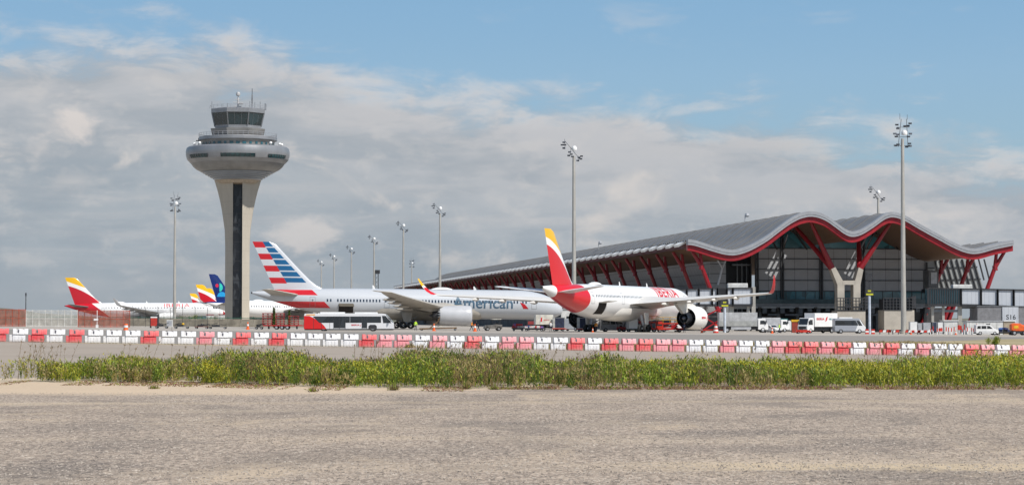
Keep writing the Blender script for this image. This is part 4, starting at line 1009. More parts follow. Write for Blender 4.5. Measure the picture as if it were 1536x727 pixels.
A330, surf, sec, patch = airliner(P330, tail, thA, 'white airliner with red and yellow tail, far left behind the mesh fences', 'distant parked airliners')
x0 = LX(246); x1 = LX(285); wrap_text(A330, surf, 'IBERIA', x0, x1-x0, 6.25, 1.2, IBT, bold=.0, spacing=1.1)
def more(D, px, th_, lab):
    o = copy_tree(A330); o.location = (X_at(px, D), D, gz(X_at(px, D), D)); o.rotation_euler = (0, 0, PI/2-th_); o['label'] = lab
more(1010, 294, R(52), 'second white airliner with a red and yellow fin, just left of the dark blue fin')
more(1330, 285, R(50), 'most distant airliner, its small red and yellow fin just over the white nose at left')
more(1120, 308, R(40), 'airliner showing only the yellow top of its fin behind the dark blue fin')
# ---- dark blue fin airliner behind the tower
def blue_fin(c, x, y, z):
    c = mixc((x < 40)*1, c, (.006,.022,.135))
    def disc(cx, cz, r): return mth('SQRT', (x-cx)*(x-cx)+(z-cz)*(z-cz)) < r
    c = mixc(disc(4.3, 13.2, .62), c, (.60,.02,.06)); c = mixc(disc(5.2, 12.6, 1.45)*(x > 5.3), c, (.03,.50,.42)); c = mixc(disc(6.3, 9.2, 1.9)*(z > 9.4), c, (.02,.30,.62))
    return c
PB = dict(P350); PB.update(body=body_mat('white_body_blue_tail', WH, lambda c, x, y, z: mixc(sstep(x, 13.2, 13.1)*sstep(z, 7.2, 7.3), c, (.006,.022,.135))), finm=body_mat('dark_blue_fin', WH, blue_fin), wingm=mat('wing_grey_blue', (.34,.33,.31), .4), stabm=mat('tailplane_grey_far', (.36,.34,.31), .4), engm=mat('nacelle_white_b', (.74,.74,.72), .35), detail=False, winrows=[(17,30),(31,46),(48,58)], wp=1.0, ww=.4, wh=.22, eng=(10.5, 66.8-22, 1.95, 2.8, 5.6))
D = 775; thB = R(47); tail = (X_at(303, D)+1.5, D, gz(X_at(303, D), D))
airliner(PB, tail, thB, 'white airliner with a dark blue fin, standing behind the control tower', 'distant parked airliners')
# ================================================================== BARRIERS
ORD = ['first','second','third','fourth','fifth','sixth','seventh','eighth','ninth','tenth','eleventh','twelfth','thirteenth','fourteenth','fifteenth','sixteenth','seventeenth','eighteenth','nineteenth','twentieth']
ORD += ['twenty-'+o for o in ORD[:9]]+['thirtieth']
def plastic(name, c, fade):
    m, b = new_mat(name); n = noise(coords('Object'), 3.5, 5, .65); o = E.nt.nodes.new('ShaderNodeObjectInfo')
    _x, _y, _z = xyz('Object'); col = mixc(mth('MAXIMUM', sstep(n, .35, .7)*.6, sstep(_z, .46, .70)*.7*sstep(n, .25, .55)), c, fade); col = mixc(E(o.outputs['Random'])*.35, col, fade); x, y, z = xyz('Object')
    d = noise(coords('Object', (4,4,.8)), 3, 4, .6); col = mixc(sstep(d, .50, .70)*.4, col, (.33,.29,.25)); col = mixc(sstep(_z+(d-.5)*.3, .16, .0)*.55, col, (.30,.25,.20))
    setin(b, 'Base Color', col); setin(b, 'Roughness', .5); b.inputs['Subsurface Weight'].default_value = .0; return m
BW = plastic('white_barrier_plastic', (.70,.70,.71), (.60,.60,.62)); BR = plastic('red_barrier_plastic', (.58,.03,.04), (.66,.16,.16)); BP = plastic('faded_pink_barrier_plastic', (.64,.17,.20), (.72,.36,.38))
def barrier(m):
    T = thing('plastic_barrier', 'x', 'road barrier', (0,0,0), 0, 'red and white plastic barriers lining the road')
    mb = MB()
    low = [(-.20,0),(-.195,.06),(-.165,.36),(-.135,.40),(.135,.40),(.165,.36),(.195,.06),(.20,0)]
    mb.prism([(a, b_) for a, b_ in low], -.31, .36, 'x')
    MB_ = mb
    up = [(-.31,.401),(.36,.401),(.36,.43),(.50,.45),(.50,.78),(.46,.80),(.30,.80),(.27,.76),(.20,.76),(.17,.785),(.02,.785),(-.01,.765),(-.10,.765),(-.13,.80),(-.27,.80),(-.30,.77)]
    for xa, xb, zt in ((-.31,-.13,.72),(-.128,-.02,.67),(-.018,.20,.71),(.202,.29,.68),(.292,.50,.72)):
        MB_.prism([(-.205,.402),(-.20,.45),(-.10,zt),(.10,zt),(.20,.45),(.205,.402)] if xb < .4 else [(-.205,.42),(-.20,.46),(-.10,zt),(.10,zt),(.20,.46),(.205,.42)], xa, xb, 'x')
    for x in (-.20, -.02, .16): MB_.prism([(-.215,.02),(-.212,.06),(-.185,.31),(-.15,.31),(-.15,.02)], x, x+.13, 'x')
    MB_.build('body', m, T, bevel=.012)
    MB().prism([(-.15,0),(-.15,.04),(-.12,.38),(.12,.38),(.15,.04),(.15,0)], -.49, -.312, 'x').build('connector', m, T, bevel=.01)
    MB().prism([(-.18,.50),(-.190,.50),(-.125,.655),(-.11,.655)], -.07, .02, 'x').build('lifting_slot', mat('slot_shade', (.10,.10,.12), .8) if 'slot_shade' not in bpy.data.materials else bpy.data.materials['slot_shade'], T)
    return T
seq = 'RWRWRWWWRWWPWRWRWWWWRPPWPWRWPPWWRWRPRPPWWPWWPRRPRWPRWPWWRPWP'
protos = {}; mats_b = {'R': BR, 'W': BW, 'P': BP}
for i, c in enumerate(seq):
    X = -27.85+i*.985; Y = barY(X); 
    if c in protos: o = copy_tree(protos[c])
    else: o = protos[c] = barrier(mats_b[c])
    Y += random.gauss(0, .035); X += random.gauss(0, .012); o.location = (X, Y, gz(X, Y)); o.rotation_euler = (random.gauss(0, .006), .018+random.gauss(0, .008), math.atan(.222)+random.gauss(0, .045)); n = len(seq)
    pos = ORD[i]+' from the left' if i < 30 else ORD[n-1-i]+' from the right'
    o['label'] = {'R': 'red', 'W': 'white', 'P': 'faded pink'}[c]+' plastic road barrier, '+pos+' end of the row'

# ================================================================== VEGETATION
def leafmat(name, c, var=.35):
    m, b = new_mat(name); n = noise(coords('Object'), 2.2, 4, .6); n2 = noise(coords('Object'), 30, 2, .5)
    col = mixc(n*.6+n2*.4, tuple(v*(1-var) for v in c), tuple(v*(1+var) for v in c))
    setin(b, 'Base Color', col); setin(b, 'Roughness', .6); b.inputs['Specular IOR Level'].default_value = .25
    t = E.nt.nodes.new('ShaderNodeBsdfTranslucent'); E.nt.links.new(col.v, t.inputs[0]); ms = E.nt.nodes.new('ShaderNodeMixShader'); ms.inputs[0].default_value = .35
    out = E.nt.nodes['Material Output']; E.nt.links.new(b.outputs[0], ms.inputs[1]); E.nt.links.new(t.outputs[0], ms.inputs[2]); E.nt.links.new(ms.outputs[0], out.inputs[0]); return m
LEAFS = [leafmat('weed_green', (.24,.32,.037)), leafmat('weed_yellow_green', (.36,.37,.042)), leafmat('weed_dark_green', (.085,.135,.022)), leafmat('weed_olive_dry', (.36,.29,.12)), leafmat('weed_purple_brown', (.15,.09,.07))]
FLOW = leafmat('yellow_flower', (.62,.50,.03), .15); STALK = leafmat('dry_stalk', (.26,.19,.11), .3)
def tris_object(name, C, D, W, mi, mats_, kind='stuff'):
    """C base points, D direction*length, W width vector: a lozenge leaf for each row"""
    n = len(C); a = C; b = C+D*.45+W; c = C+D; d = C+D*.45-W
    v = np.stack([a, b, c, d], 1).reshape(-1, 3)
    me = bpy.data.meshes.new(name); me.vertices.add(4*n); me.vertices.foreach_set('co', v.ravel().astype(np.float32))
    me.loops.add(4*n); me.loops.foreach_set('vertex_index', np.arange(4*n)); me.polygons.add(n); me.polygons.foreach_set('loop_start', np.arange(n)*4); me.polygons.foreach_set('loop_total', np.full(n, 4)) if bpy.app.version < (4,0,0) else None
    for m in mats_: me.materials.append(m)
    me.polygons.foreach_set('material_index', mi.astype(np.int32)); me.update(calc_edges=True); me.validate()
    o = bpy.data.objects.new(name, me); COL.objects.link(o); 
    if kind: o['kind'] = kind
    return o
def front_edge(X): return 57.4+6.0/(1+np.exp(np.clip((X+7)*.55, -30, 30)))
def vnoise(x, s, seed):
    r = np.random.default_rng(seed).random(4000); t = x/s+1000; i = np.floor(t).astype(int); f = t-i; f = f*f*(3-2*f); return r[i % 4000]*(1-f)+r[(i+1) % 4000]*f
def weeds():
    N = 4300; X = rng.uniform(-14.6, 17, N); t = rng.random(N)**.8; f0 = front_edge(X); Y = f0+t*(67.2-f0)
    dens = np.where(X < -8.5, .12+.9*vnoise(X, .9, 3)**1.5, .55+.45*vnoise(X+Y*.6, .8, 4)); dens = np.where(X < -13.2, .10, dens); keep = rng.random(N) < dens; X, Y, f0 = X[keep], Y[keep], f0[keep]; N = len(X)
    H = .86*(.20+.46*vnoise(X, 1.3, 5)+.16*vnoise(X, 4.5, 55)+.34*vnoise(X+Y*.5, .38, 6)+.20*rng.random(N)**2)*np.where(X < -8.5, .85, 1)*np.clip(.55+(Y-f0)*.35, .5, 1)
    zone = vnoise(X+Y*.7, 1.3, 8)*.65+vnoise(X-Y*1.3, .45, 9)*.35
    Cs, Ds, Ws, M = [], [], [], []; fC, fD, fW = [], [], []
    for i in range(N):
        h = H[i]; nl = int(30+44*h); q = zone[i]+rng.normal(0, .06)
        kind = 1 if q > .60 else 0 if q > .42 else 2 if q > .33 else 3 if q > .22 else 4
        if X[i] < -8.8 and rng.random() < .35: kind = 3
        ns = 5; lean = rng.normal(0, .16, (ns, 2)); s = rng.integers(0, ns, nl); tt = rng.random(nl)**.75
        base = np.stack([X[i]+rng.normal(0, .07, nl)+lean[s,0]*tt*h, Y[i]+rng.normal(0, .07, nl)+lean[s,1]*tt*h, tt*h*(.82+.18*rng.random(nl))], 1)
        ang = rng.random(nl)*2*PI; up = rng.uniform(.3, 2.4, nl); ln = rng.uniform(.06, .15, nl)*(1 if kind != 4 else 1.3)
        d = np.stack([np.cos(ang), np.sin(ang), up], 1); d /= np.linalg.norm(d, axis=1)[:, None]; d *= ln[:, None]
        w = np.stack([-np.sin(ang), np.cos(ang), rng.normal(0, .5, nl)], 1)*rng.uniform(.008, .022, nl)[:, None]*(.5 if kind == 4 else 1)
        Cs.append(base); Ds.append(d); Ws.append(w); mm = np.full(nl, kind); sw = rng.random(nl); mm[sw < .12] = 2; mm[sw > .93] = 3; mm[(sw > .85) & (sw <= .93)] = 1; M.append(mm)
        for j in range(ns):
            top = np.array([X[i]+lean[j,0]*h, Y[i]+lean[j,1]*h, h*.95]); b0 = np.array([X[i], Y[i], 0.]); Cs.append(b0[None]); Ds.append((top-b0)[None]); Ws.append(np.array([[.006, .003, 0]])); M.append(np.array([2 if kind < 3 else 3]))
            if kind < 3 and rng.random() < (.6 if kind == 1 else .12)*(.6 if vnoise(np.array([X[i]]), 2.2, 77)[0] > .5 else .25):
                kf = rng.integers(2, 6); p = top+rng.normal(0, .045, (kf, 3)); p[:,2] += .02; fC.append(p); a2 = rng.random(kf)*2*PI
                fD.append(np.stack([np.cos(a2)*.02, np.sin(a2)*.02, np.full(kf, .028)], 1)); fW.append(np.stack([-np.sin(a2), np.cos(a2), np.zeros(kf)], 1)*.013)
    C, D_, W = map(np.concatenate, (Cs, Ds, Ws)); M = np.concatenate(M)
    C[:, 2] += np.array([gz(a, b) for a, b in C[:, :2]])
    tris_object('weeds', C, D_, W, M, LEAFS)
    C, D_, W = map(np.concatenate, (fC, fD, fW)); C[:, 2] += np.array([gz(a, b) for a, b in C[:, :2]])
    tris_object('yellow_wildflowers', C, D_, W, np.zeros(len(C)), [FLOW])
    # dry stalks rising over the weeds, bent and branching
    Cs, Ds, Ws = [], [], []
    for i in range(700):
        x = rng.uniform(-14.2, 17); 
        if rng.random() > vnoise(np.array([x]), 1.3, 15)[0]**2*1.3: continue
        f0 = float(front_edge(np.array([x]))[0]); y = f0+rng.random()**.7*(67-f0); p = np.array([x, y, gz(x, y)]); h = rng.uniform(.55, 1.12); az = rng.normal(.8, .7); w = rng.uniform(.0035, .008)
        for k_ in range(5):
            d = np.array([az*.28*(k_*.3+.2), rng.normal(0, .05), 1.])*h/5; Cs.append(p.copy()); Ds.append(d*1.5); Ws.append(np.array([w, 0, 0])); p = p+d
            if k_ > 1:
                for _ in range(2):
                    e = np.array([rng.normal(0, .10), rng.normal(0, .1), rng.uniform(.04, .15)]); Cs.append(p.copy()); Ds.append(e); Ws.append(np.array([w*.8, 0, 0]))
        for _ in range(5): Cs.append(p+rng.normal(0, .012, 3)); Ds.append(np.array([rng.normal(0, .02), 0, .06])); Ws.append(np.array([.007, 0, 0]))
    tris_object('dry_stalks', np.array(Cs), np.array(Ds), np.array(Ws), np.zeros(len(Cs)), [STALK])
    # low reddish and straw litter in front of the weeds
    n = 15000; X = rng.uniform(-14, 17, n); f0 = front_edge(X); dn = vnoise(X, .9, 21)*.6+vnoise(X, .3, 22)*.4; Y = f0-rng.random(n)**1.3*np.where(X > -1, .75, 2.6); Y = np.where(rng.random(n) < .35, f0+rng.random(n)*1.5, Y)
    kp = (dn > .52) | ((X > .8) & (dn > .33)); X, Y = X[kp], Y[kp]; n = len(X); hh = np.where(X > .5, .085, .045)
    C = np.stack([X, Y, np.array([gz(a, b) for a, b in zip(X, Y)])], 1); a = rng.random(n)*2*PI; ln = rng.uniform(.04, .12, n)
    D_ = np.stack([np.cos(a)*ln, np.sin(a)*ln, rng.random(n)*hh+.012], 1); W = np.stack([-np.sin(a), np.cos(a), rng.normal(0, .5, n)], 1)*.010
    mi = np.where(rng.random(n) < .30, 1, 0); mi[rng.random(n) < .15] = 2
    tris_object('dry_ground_litter', C, D_, W, mi, [leafmat('reddish_litter', (.22,.11,.07)), leafmat('straw_litter', (.42,.31,.17)), LEAFS[0]])
    # dry grass behind the barriers
    n = 26000; X = rng.uniform(-6, 42, n); t = rng.random(n); y0 = np.array([barY(x)+1.6 for x in X]); y1 = np.array([dryY(x)-2 for x in X]); Y = y0+(y1-y0)*t**1.4; kp = vnoise(X+Y*.15, 1.5, 31) > .25; X, Y = X[kp], Y[kp]; n = len(X)
    C = np.stack([X, Y, np.array([gz(a, b) for a, b in zip(X, Y)])], 1); D_ = np.stack([rng.normal(0, .05, n), rng.normal(0, .05, n), rng.uniform(.08, .28, n)], 1); W = np.stack([np.full(n, .018), rng.normal(0, .01, n), np.zeros(n)], 1)
    tris_object('dry_grass', C, D_, W, (rng.random(n) < .35).astype(int), [leafmat('dry_grass_blade', (.42,.33,.16)), leafmat('olive_grass_blade', (.17,.16,.06))])
weeds()
def pebbles():
    # loose stones on the lot
    n = 60000; Y = 22.5+(rng.random(n)**1.25)*32; X = rng.uniform(-.25, .25, n)*Y*1.05; s = rng.uniform(.006, .016, n)*np.where(rng.random(n) < .02, 1.7, 1)
    base = np.array([(1,0,.05),(.3,.9,0),(-.8,.5,.1),(-.6,-.7,0),(.5,-.8,.05),(0,0,.75)]); v = []; f = []
    a = rng.random(n)*2*PI
    fb = [(0,1,5),(1,2,5),(2,3,5),(3,4,5),(4,0,5)]
    co, si = np.cos(a), np.sin(a)
    P = base[None]*s[:, None, None]*rng.uniform(.7, 1.3, (n, 1, 3)); V = np.stack([P[:,:,0]*co[:,None]-P[:,:,1]*si[:,None]+X[:,None], P[:,:,0]*si[:,None]+P[:,:,1]*co[:,None]+Y[:,None], P[:,:,2]+.001], 2).reshape(-1, 3)
    Fs = (np.array(fb)[None]+np.arange(n)[:, None, None]*6).reshape(-1, 3)
    me = bpy.data.meshes.new('loose_stones'); me.from_pydata(V.tolist(), [], Fs.tolist())
    m, b = new_mat('stone'); nn = voro(coords('Object'), 8); g = E.nt.nodes.new('ShaderNodeRGBToBW'); E.nt.links.new(nn.v, g.inputs[0])
    setin(b, 'Base Color', ramp(E(g.outputs[0]), [(0,(.08,.07,.06)),(.5,(.29,.25,.21)),(1,(.50,.44,.37))])); setin(b, 'Roughness', .85)
    me.materials.append(m); o = bpy.data.objects.new('loose_stones', me); COL.objects.link(o); o['kind'] = 'stuff'
pebbles()
def bush(name, label, cat, px, D, h, w, cols, n=900, cone=False, group=None):
    X = X_at(px, D); T = thing(name, label, cat, (X, D, gz(X, D)), 0, group)
    MB().tube((0,0,0),(0,0,h*.55),.06*h/2,.03*h/2,n=6).build('stem' if not cone else 'trunk', mat('bark', (.12,.09,.06), .9) if 'bark' not in bpy.data.materials else bpy.data.materials['bark'], T)
    t = rng.random(n); a = rng.random(n)*2*PI
    if cone: rr = w/2*(1-t)**.7*np.sqrt(rng.random(n))*np.clip(t*9+.3, 0, 1); z = t*h*.97+.05*h
    else:
        k_ = rng.integers(0, 7, n); cx = rng.normal(0, w*.2, 7)[k_]; cz = (rng.uniform(.3, .75, 7) if D > 300 else rng.uniform(.08, .7, 7))[k_]*h; rr = np.abs(rng.normal(0, w*.16, n)); z = np.abs(cz+rng.normal(0, h*.14, n)); 
    x = rr*np.cos(a)+(0 if cone else cx); y = rr*np.sin(a); ls = max(.05, h*.035)
    C = np.stack([x, y, z], 1); D_ = rng.normal(0, 1, (n, 3)); D_[:,2] = np.abs(D_[:,2]); D_ *= (ls*2/np.linalg.norm(D_, axis=1))[:, None]; W = np.cross(D_, rng.normal(0, 1, (n, 3))); W *= (ls*.6/np.linalg.norm(W, axis=1))[:, None]
    o = tris_object('foliage', C, D_, W, rng.integers(0, len(cols), n), cols, None); o.parent = T
G3 = [LEAFS[0], LEAFS[2], LEAFS[2]]
bush('shrub', 'green bushy weed on the dry strip behind the barriers at far right', 'shrub', 1491, 215, 1.15, 1.1, [LEAFS[0],LEAFS[1],LEAFS[2]], 1500)
bush('cypress_tree', 'narrow dark cypress left of the racks, taller of the two by the striped fin airliner', 'tree', 411, 470, 4.0, 1.0, [LEAFS[2]], 900, True)
bush('cypress_tree', 'narrow dark cypress nearer the bus, thinner of the two', 'tree', 434, 470, 3.5, .8, [LEAFS[2]], 700, True)
for px, D, h, w, lab in ((285,620,3.2,6,'round dark green bush behind the wall under the left white airliner nose'),(318,640,2.6,5,'green bush behind the wall just left of the tower shaft'),(334,660,2.2,4,'small bush touching the tower shaft foot'),(619,1120,8.5,16,'pale green tree at the far end of the terminal, left of the winglet'),(640,1120,9.5,15,'pale green tree at the far end of the terminal, just right of the winglet tip')):
    bush('bush' if D < 1000 else 'tree', lab, 'bush' if D < 1000 else 'tree', px, D, h, w, G3 if D < 1000 else [LEAFS[0],LEAFS[2]], 1300)
def tuft(px, D, h, lab):
    X = X_at(px, D); n = 140; a = rng.random(n)*2*PI; sp = rng.random(n)*.7
    C = np.stack([rng.normal(0,.08,n), rng.normal(0,.08,n), np.zeros(n)], 1); D_ = np.stack([np.cos(a)*sp*h*1.1, np.sin(a)*sp*h*1.1, h*rng.uniform(.15,.75,n)*(1.2-sp)], 1); W = np.stack([-np.sin(a), np.cos(a), 0*a], 1)*.009
    C[:, :2] *= .7; o = tris_object('weed_tuft', C, D_, W, rng.integers(0, 3, n), [LEAFS[0], LEAFS[3], LEAFS[4]], None); o.location = (X, D, gz(X, D)); props(o, lab, 'weed')
tuft(591, 56.2, .30, 'lone green tuft on the sand just in front of the weeds, left of centre')
tuft(470, 55, .16, 'small dry tuft on the pale sand, left of the green tuft')
tuft(742, 56.8, .26, 'green tuft at the edge of the gravel under the middle of the weeds')
tuft(232, 57.5, .14, 'smallest tuft on the sand at left')
tuft(700, 57.2, .35, 'dry spreading tuft at the gravel edge near the picture centre')
# ================================================================== GROUND VEHICLES AND EQUIPMENT
def M(k_): return bpy.data.materials[k_]
TYRE = BLACK; RIM = LGREY
CREAM = mat('cream_panel', (.66,.64,.56), .5); TEALP = mat('teal_canvas', (.06,.20,.20), .6); ORP = mat('orange_plastic', (.80,.13,.02), .5); HIV = mat('hi_vis_yellow', (.45,.72,.03), .6); HIO = mat('hi_vis_orange', (.85,.22,.02), .6)
LAMP = mat('amber_lamp', (.85,.35,.02), .3); HEADL = mat('lamp_glass', (.7,.72,.72), .15); DIRTY = mat('grey_dirty_steel', (.17,.16,.15), .6, .2, var=.3)
def wheel(T, x, y, r=.48, w=.28):
    W = MB().lathe([(r*.55,-w/2),(r*.93,-w/2),(r,-w*.35),(r,w*.35),(r*.93,w/2),(r*.55,w/2)], (x,y,r), 'y', n=18).build('wheel', TYRE, T, smooth=True)
    MB().lathe([(0,-w*.42),(r*.3,-w*.46),(r*.56,-w*.40),(r*.56,w*.40),(r*.3,w*.46),(0,w*.42)], (x,y,r), 'y', n=12).build('rim', RIM, W)
def veh(name, label, cat, px, D, hd=0, group=None, dz=0):
    X = X_at(px, D); return thing(name, label, cat, (X, D, gz(X, D)+dz), R(hd), group)
def side_panels(mb, x0, x1, z0, z1, W, t=.012):
    mb.box(x0,x1,-W/2-t,-W/2,z0,z1); mb.box(x0,x1,W/2,W/2+t,z0,z1)

# ---- apron bus
def bus():
    T = veh('airport_bus', 'white apron bus with a red tail end, in front of the silver airliner', 'bus', 524, 354)
    L_, W = 13.9, 3.0; h = L_/2; T.scale = (1, 1, .88)
    m, b = new_mat('bus_paint'); x, y, z = xyz('Object'); n = noise(coords('Object'), .8, 4, .6)
    c = mixc(n, (.60,.61,.63), (.76,.76,.77)); c = mixc(((x+z*z*.32+z*.15) < -3.35)*(z < 2.72), c, (.60,.012,.012)); c = mixc((x > -6.6)*(x < -5.2)*(z > 2.80)*(z < 3.0), c, (.75,.33,.02))
    setin(b, 'Base Color', c); setin(b, 'Roughness', .35)
    prof = [(-h,.38),(-h+.02,2.9),(-h+.15,3.12),(h-1.9,3.12),(h-1.3,3.02),(h-.55,1.95),(h-.02,1.35),(h,.42)]
    MB().prism(prof, -W/2, W/2).build('body', m, T, bevel=.07)
    for (a, c_) in ((-4.55,-2.35),(.25,2.05),(2.9,5.05)):
        mb = MB(); mb.prism([(a-(1.0 if a < -4 else 0),2.62),(a,1.5),(c_,1.5),(c_,2.62)], -W/2-.014, -W/2-.002); mb.build('window', GLASS, T)
    for (a, c_) in ((-2.3,-.5),(2.1,2.85),(-.45,.2)):
        z0 = .55 if a != -.45 else 1.5; MB().box(a,c_,-W/2-.016,-W/2-.002,z0,2.62).build('door' if a != -.45 else 'window', GLASS, T)
    for xx in (-2.3,-1.4,-.5,2.1,2.85): MB().box(xx-.04,xx+.04,-W/2-.03,-W/2-.017,.5,2.64).build('door_frame', DARK, T)
    MB().box(-4.5,5.0,W/2+.002,W/2+.014,1.5,2.62).build('window', GLASS, T)
    MB().prism([(h-1.75,2.72),(h-1.55,1.45),(h-.30,1.45),(h-.60,1.95),(h-1.18,2.72)], -W/2-.018, -W/2-.003).build('cab_window', GLASS, T)
    MB().add([(h-1.22,-1.35,2.92),(h-1.22,1.35,2.92),(h-.16,1.35,1.52),(h-.16,-1.35,1.52)], [(0,1,2,3)]).build('windscreen', glassmat('pale_windscreen', (.15,.22,.26), .1) if 'pale_windscreen' not in bpy.data.materials else M('pale_windscreen'), T, fix=False)
    [o for o in kids(T) if o.name.startswith('windscreen')][0].location = (.07, 0, .05)
    MB().box(-4.5,-.7,-1.0,1.0,3.1,3.38).build('roof_unit', WHITE, T, bevel=.08); MB().box(.9,4.4,-1.0,1.0,3.1,3.36).build('roof_unit', WHITE, T, bevel=.08)
    MB().box(-h+.1,h-.1,-1.4,1.4,.2,.42).build('chassis', DARK, T)
    for sy in (-1, 1):
        wheel(T, 3.75, sy*1.33, .5, .3); wheel(T, -3.9, sy*1.28, .5, .3)
    MB().prism([(3.1,.45),(3.1,.9),(3.35,1.15),(4.15,1.15),(4.4,.9),(4.4,.45)], -W/2-.02,-W/2-.004).build('wheel_arch', DARK, T)
    MB().box(h-.12,h+.02,-1.3,-.85,.75,.98).box(h-.12,h+.02,.85,1.3,.75,.98).build('headlight', HEADL, T)
    MB().box(-h-.03,-h,-1.3,-1.1,1.0,1.5).build('tail_light', REDM, T)
    sign_text('IBERIA', 1.3, .26, lambda a, h_: (.42+a, -W/2-.02, .98+h_), 'lettering', IBT, T, bold=.02)
    MB().prism([(1.78,.86),(1.86,.86),(2.02,1.36),(1.92,1.2)], -W/2-.03, -W/2-.018).build('company_mark', IBT, T)
    for (a, c_) in ((-h+1.5,-h+1.56),(-h+2.7,-h+2.76),(-h+4.0,-h+4.05)): MB().box(a,c_,-W/2-.01,-W/2-.002,.45,1.5+.9*(a < -4)).build('panel_gap', DARK, T)
    MB().bar((h-.7,-W/2-.02,2.4),(h-.45,-W/2-.35,2.2),.05,.05).box(h-.55,h-.4,-W/2-.5,-W/2-.3,1.75,2.25).build('mirror', DARK, T)
bus()
# ---- generic cab and box lorry
def lorry(name, label, cat, px, D, hd, L_, H, cabL=1.9, W=2.5, boxm=WHITE, cabm=WHITE, box0=1.05, cabH=2.75, wr=.48, lower=None, group=None, boxH=None):
    T = veh(name, label, cat, px, D, hd, group); h = L_/2; bx1 = h-cabL-.15
    MB().box(-h, bx1, -W/2, W/2, box0, H).build('cargo_box', boxm, T, bevel=.04)
    if lower: MB().box(-h+.02, bx1-.02, -W/2-.015, W/2+.015, box0+.05, box0+lower).build('lower_panel', mat('panel_dirty', (.33,.34,.33), .5) if 'panel_dirty' not in bpy.data.materials else M('panel_dirty'), T)
    for xx in (-h+.04, bx1-.04, -h+(bx1+h)*.25): MB().box(xx-.04,xx+.04,-W/2-.02,-W/2-.002,box0,H).build('corner_post', LGREY, T)
    c0 = h-cabL
    MB().prism([(c0,.55),(c0,cabH-.05),(c0+.25,cabH),(h-.55,cabH),(h-.12,1.55),(h,1.35),(h,.5)], -W/2+.06, W/2-.06).build('cab', cabm, T, bevel=.07)
    MB().prism([(c0+.35,1.55),(c0+.4,cabH-.35),(h-.72,cabH-.35),(h-.38,1.55)], -W/2+.045,-W/2+.058).build('cab_window', GLASS, T)
    MB().prism([(c0+.35,1.55),(c0+.4,cabH-.35),(h-.72,cabH-.35),(h-.38,1.55)], W/2-.058,W/2-.045).build('cab_window', GLASS, T)
    a = Vector((h-.52,0,cabH-.15)); c_ = Vector((h-.15,0,1.6)); o_ = Vector((.035,0,.015))
    MB().add([a+o_+Vector((0,-W/2+.2,0)), a+o_+Vector((0,W/2-.2,0)), c_+o_+Vector((0,W/2-.2,0)), c_+o_+Vector((0,-W/2+.2,0))], [(0,1,2,3)]).build('windscreen', GLASS, T, fix=False)
    MB().box(h-.02,h+.03,-W/2+.35,W/2-.35,.8,1.25).build('grille', DARK, T)
    for s_ in (-1,1): MB().box(h-.03,h+.02,s_*(W/2-.33)-.17,s_*(W/2-.33)+.17,.82,1.05).build('headlight', HEADL, T)
    MB().box(h-.1,h+.06,-W/2+.1,W/2-.1,.42,.7).build('bumper', DARK, T)
    MB().box(-h+.1,h-.3,-W/2+.45,W/2-.45,.55,box0).build('chassis', DARK, T)
    for s_ in (-1,1):
        wheel(T, h-1.0, s_*(W/2-.2), wr); wheel(T, -h+1.5, s_*(W/2-.2), wr)
        MB().box(h-.5,h-.35,s_*(W/2+.12)-.1,s_*(W/2+.12)+.1,1.7,2.3).build('mirror', DARK, T)
    MB().box(-h+2.2,bx1-1.2,-W/2+.02,-W/2+.1,.55,box0-.1).build('side_guard', LGREY, T)
    return T, h, bx1, W
lorry('box_truck', 'big grey catering box truck parked below the near jet bridge', 'truck', 1114, 424, 3, 9.2, 3.75, boxm=mat('truck_box_grey', (.42,.43,.44), .45), lower=1.0, box0=1.15, cabH=2.6)
T, h, bx1, W = lorry('box_truck', 'white box truck facing the camera with red and teal lettering on its side', 'truck', 1226, 425, 222, 8.6, 3.75, boxm=WHITE, box0=1.2, cabH=2.85)
# lettering reads from tail to nose on the vehicle's left side (facing the camera), so run it from nose end backwards
sx = bx1-.5
sign_text('IBERIA', 2.2, .42, lambda a, q: (sx-a, W/2+.03, 2.45+q), 'lettering', IBT, T, bold=.02)
MB().prism([(sx-2.45,2.15),(sx-2.9,2.35),(sx-3.2,3.1),(sx-2.8,2.95)], W/2+.02, W/2+.035).build('company_mark', IBT, T)
sign_text('MRO', 1.0, .36, lambda a, q: (sx-3.6-a, W/2+.03, 2.45+q), 'lettering', mat('grey_letter', (.12,.25,.28), .5), T, bold=.02)
T, h, bx1, W = lorry('catering_van', 'small cream box van with a red mark below the silver airliner nose', 'van', 822, 420, 8, 5.0, 3.0, cabL=1.5, W=2.2, boxm=CREAM, box0=1.2, cabH=2.4, wr=.38)
MB().prism([(-1.6,1.75),(-1.3,1.75),(-1.25,2.55),(-1.5,2.45)], -W/2-.025, -W/2-.013).build('company_mark', IBT, T); sign_text('IBERIA', 1.1, .2, lambda a, q: (-1.0+a, -W/2-.02, 1.95+q), 'lettering', IBT, T)
lorry('box_truck', 'white lorry parked half hidden behind the grey catering truck', 'truck', 1160, 455, 15, 6.0, 2.9, cabL=1.8, W=2.3, boxm=LGREY, box0=1.0, cabH=2.5, wr=.42)
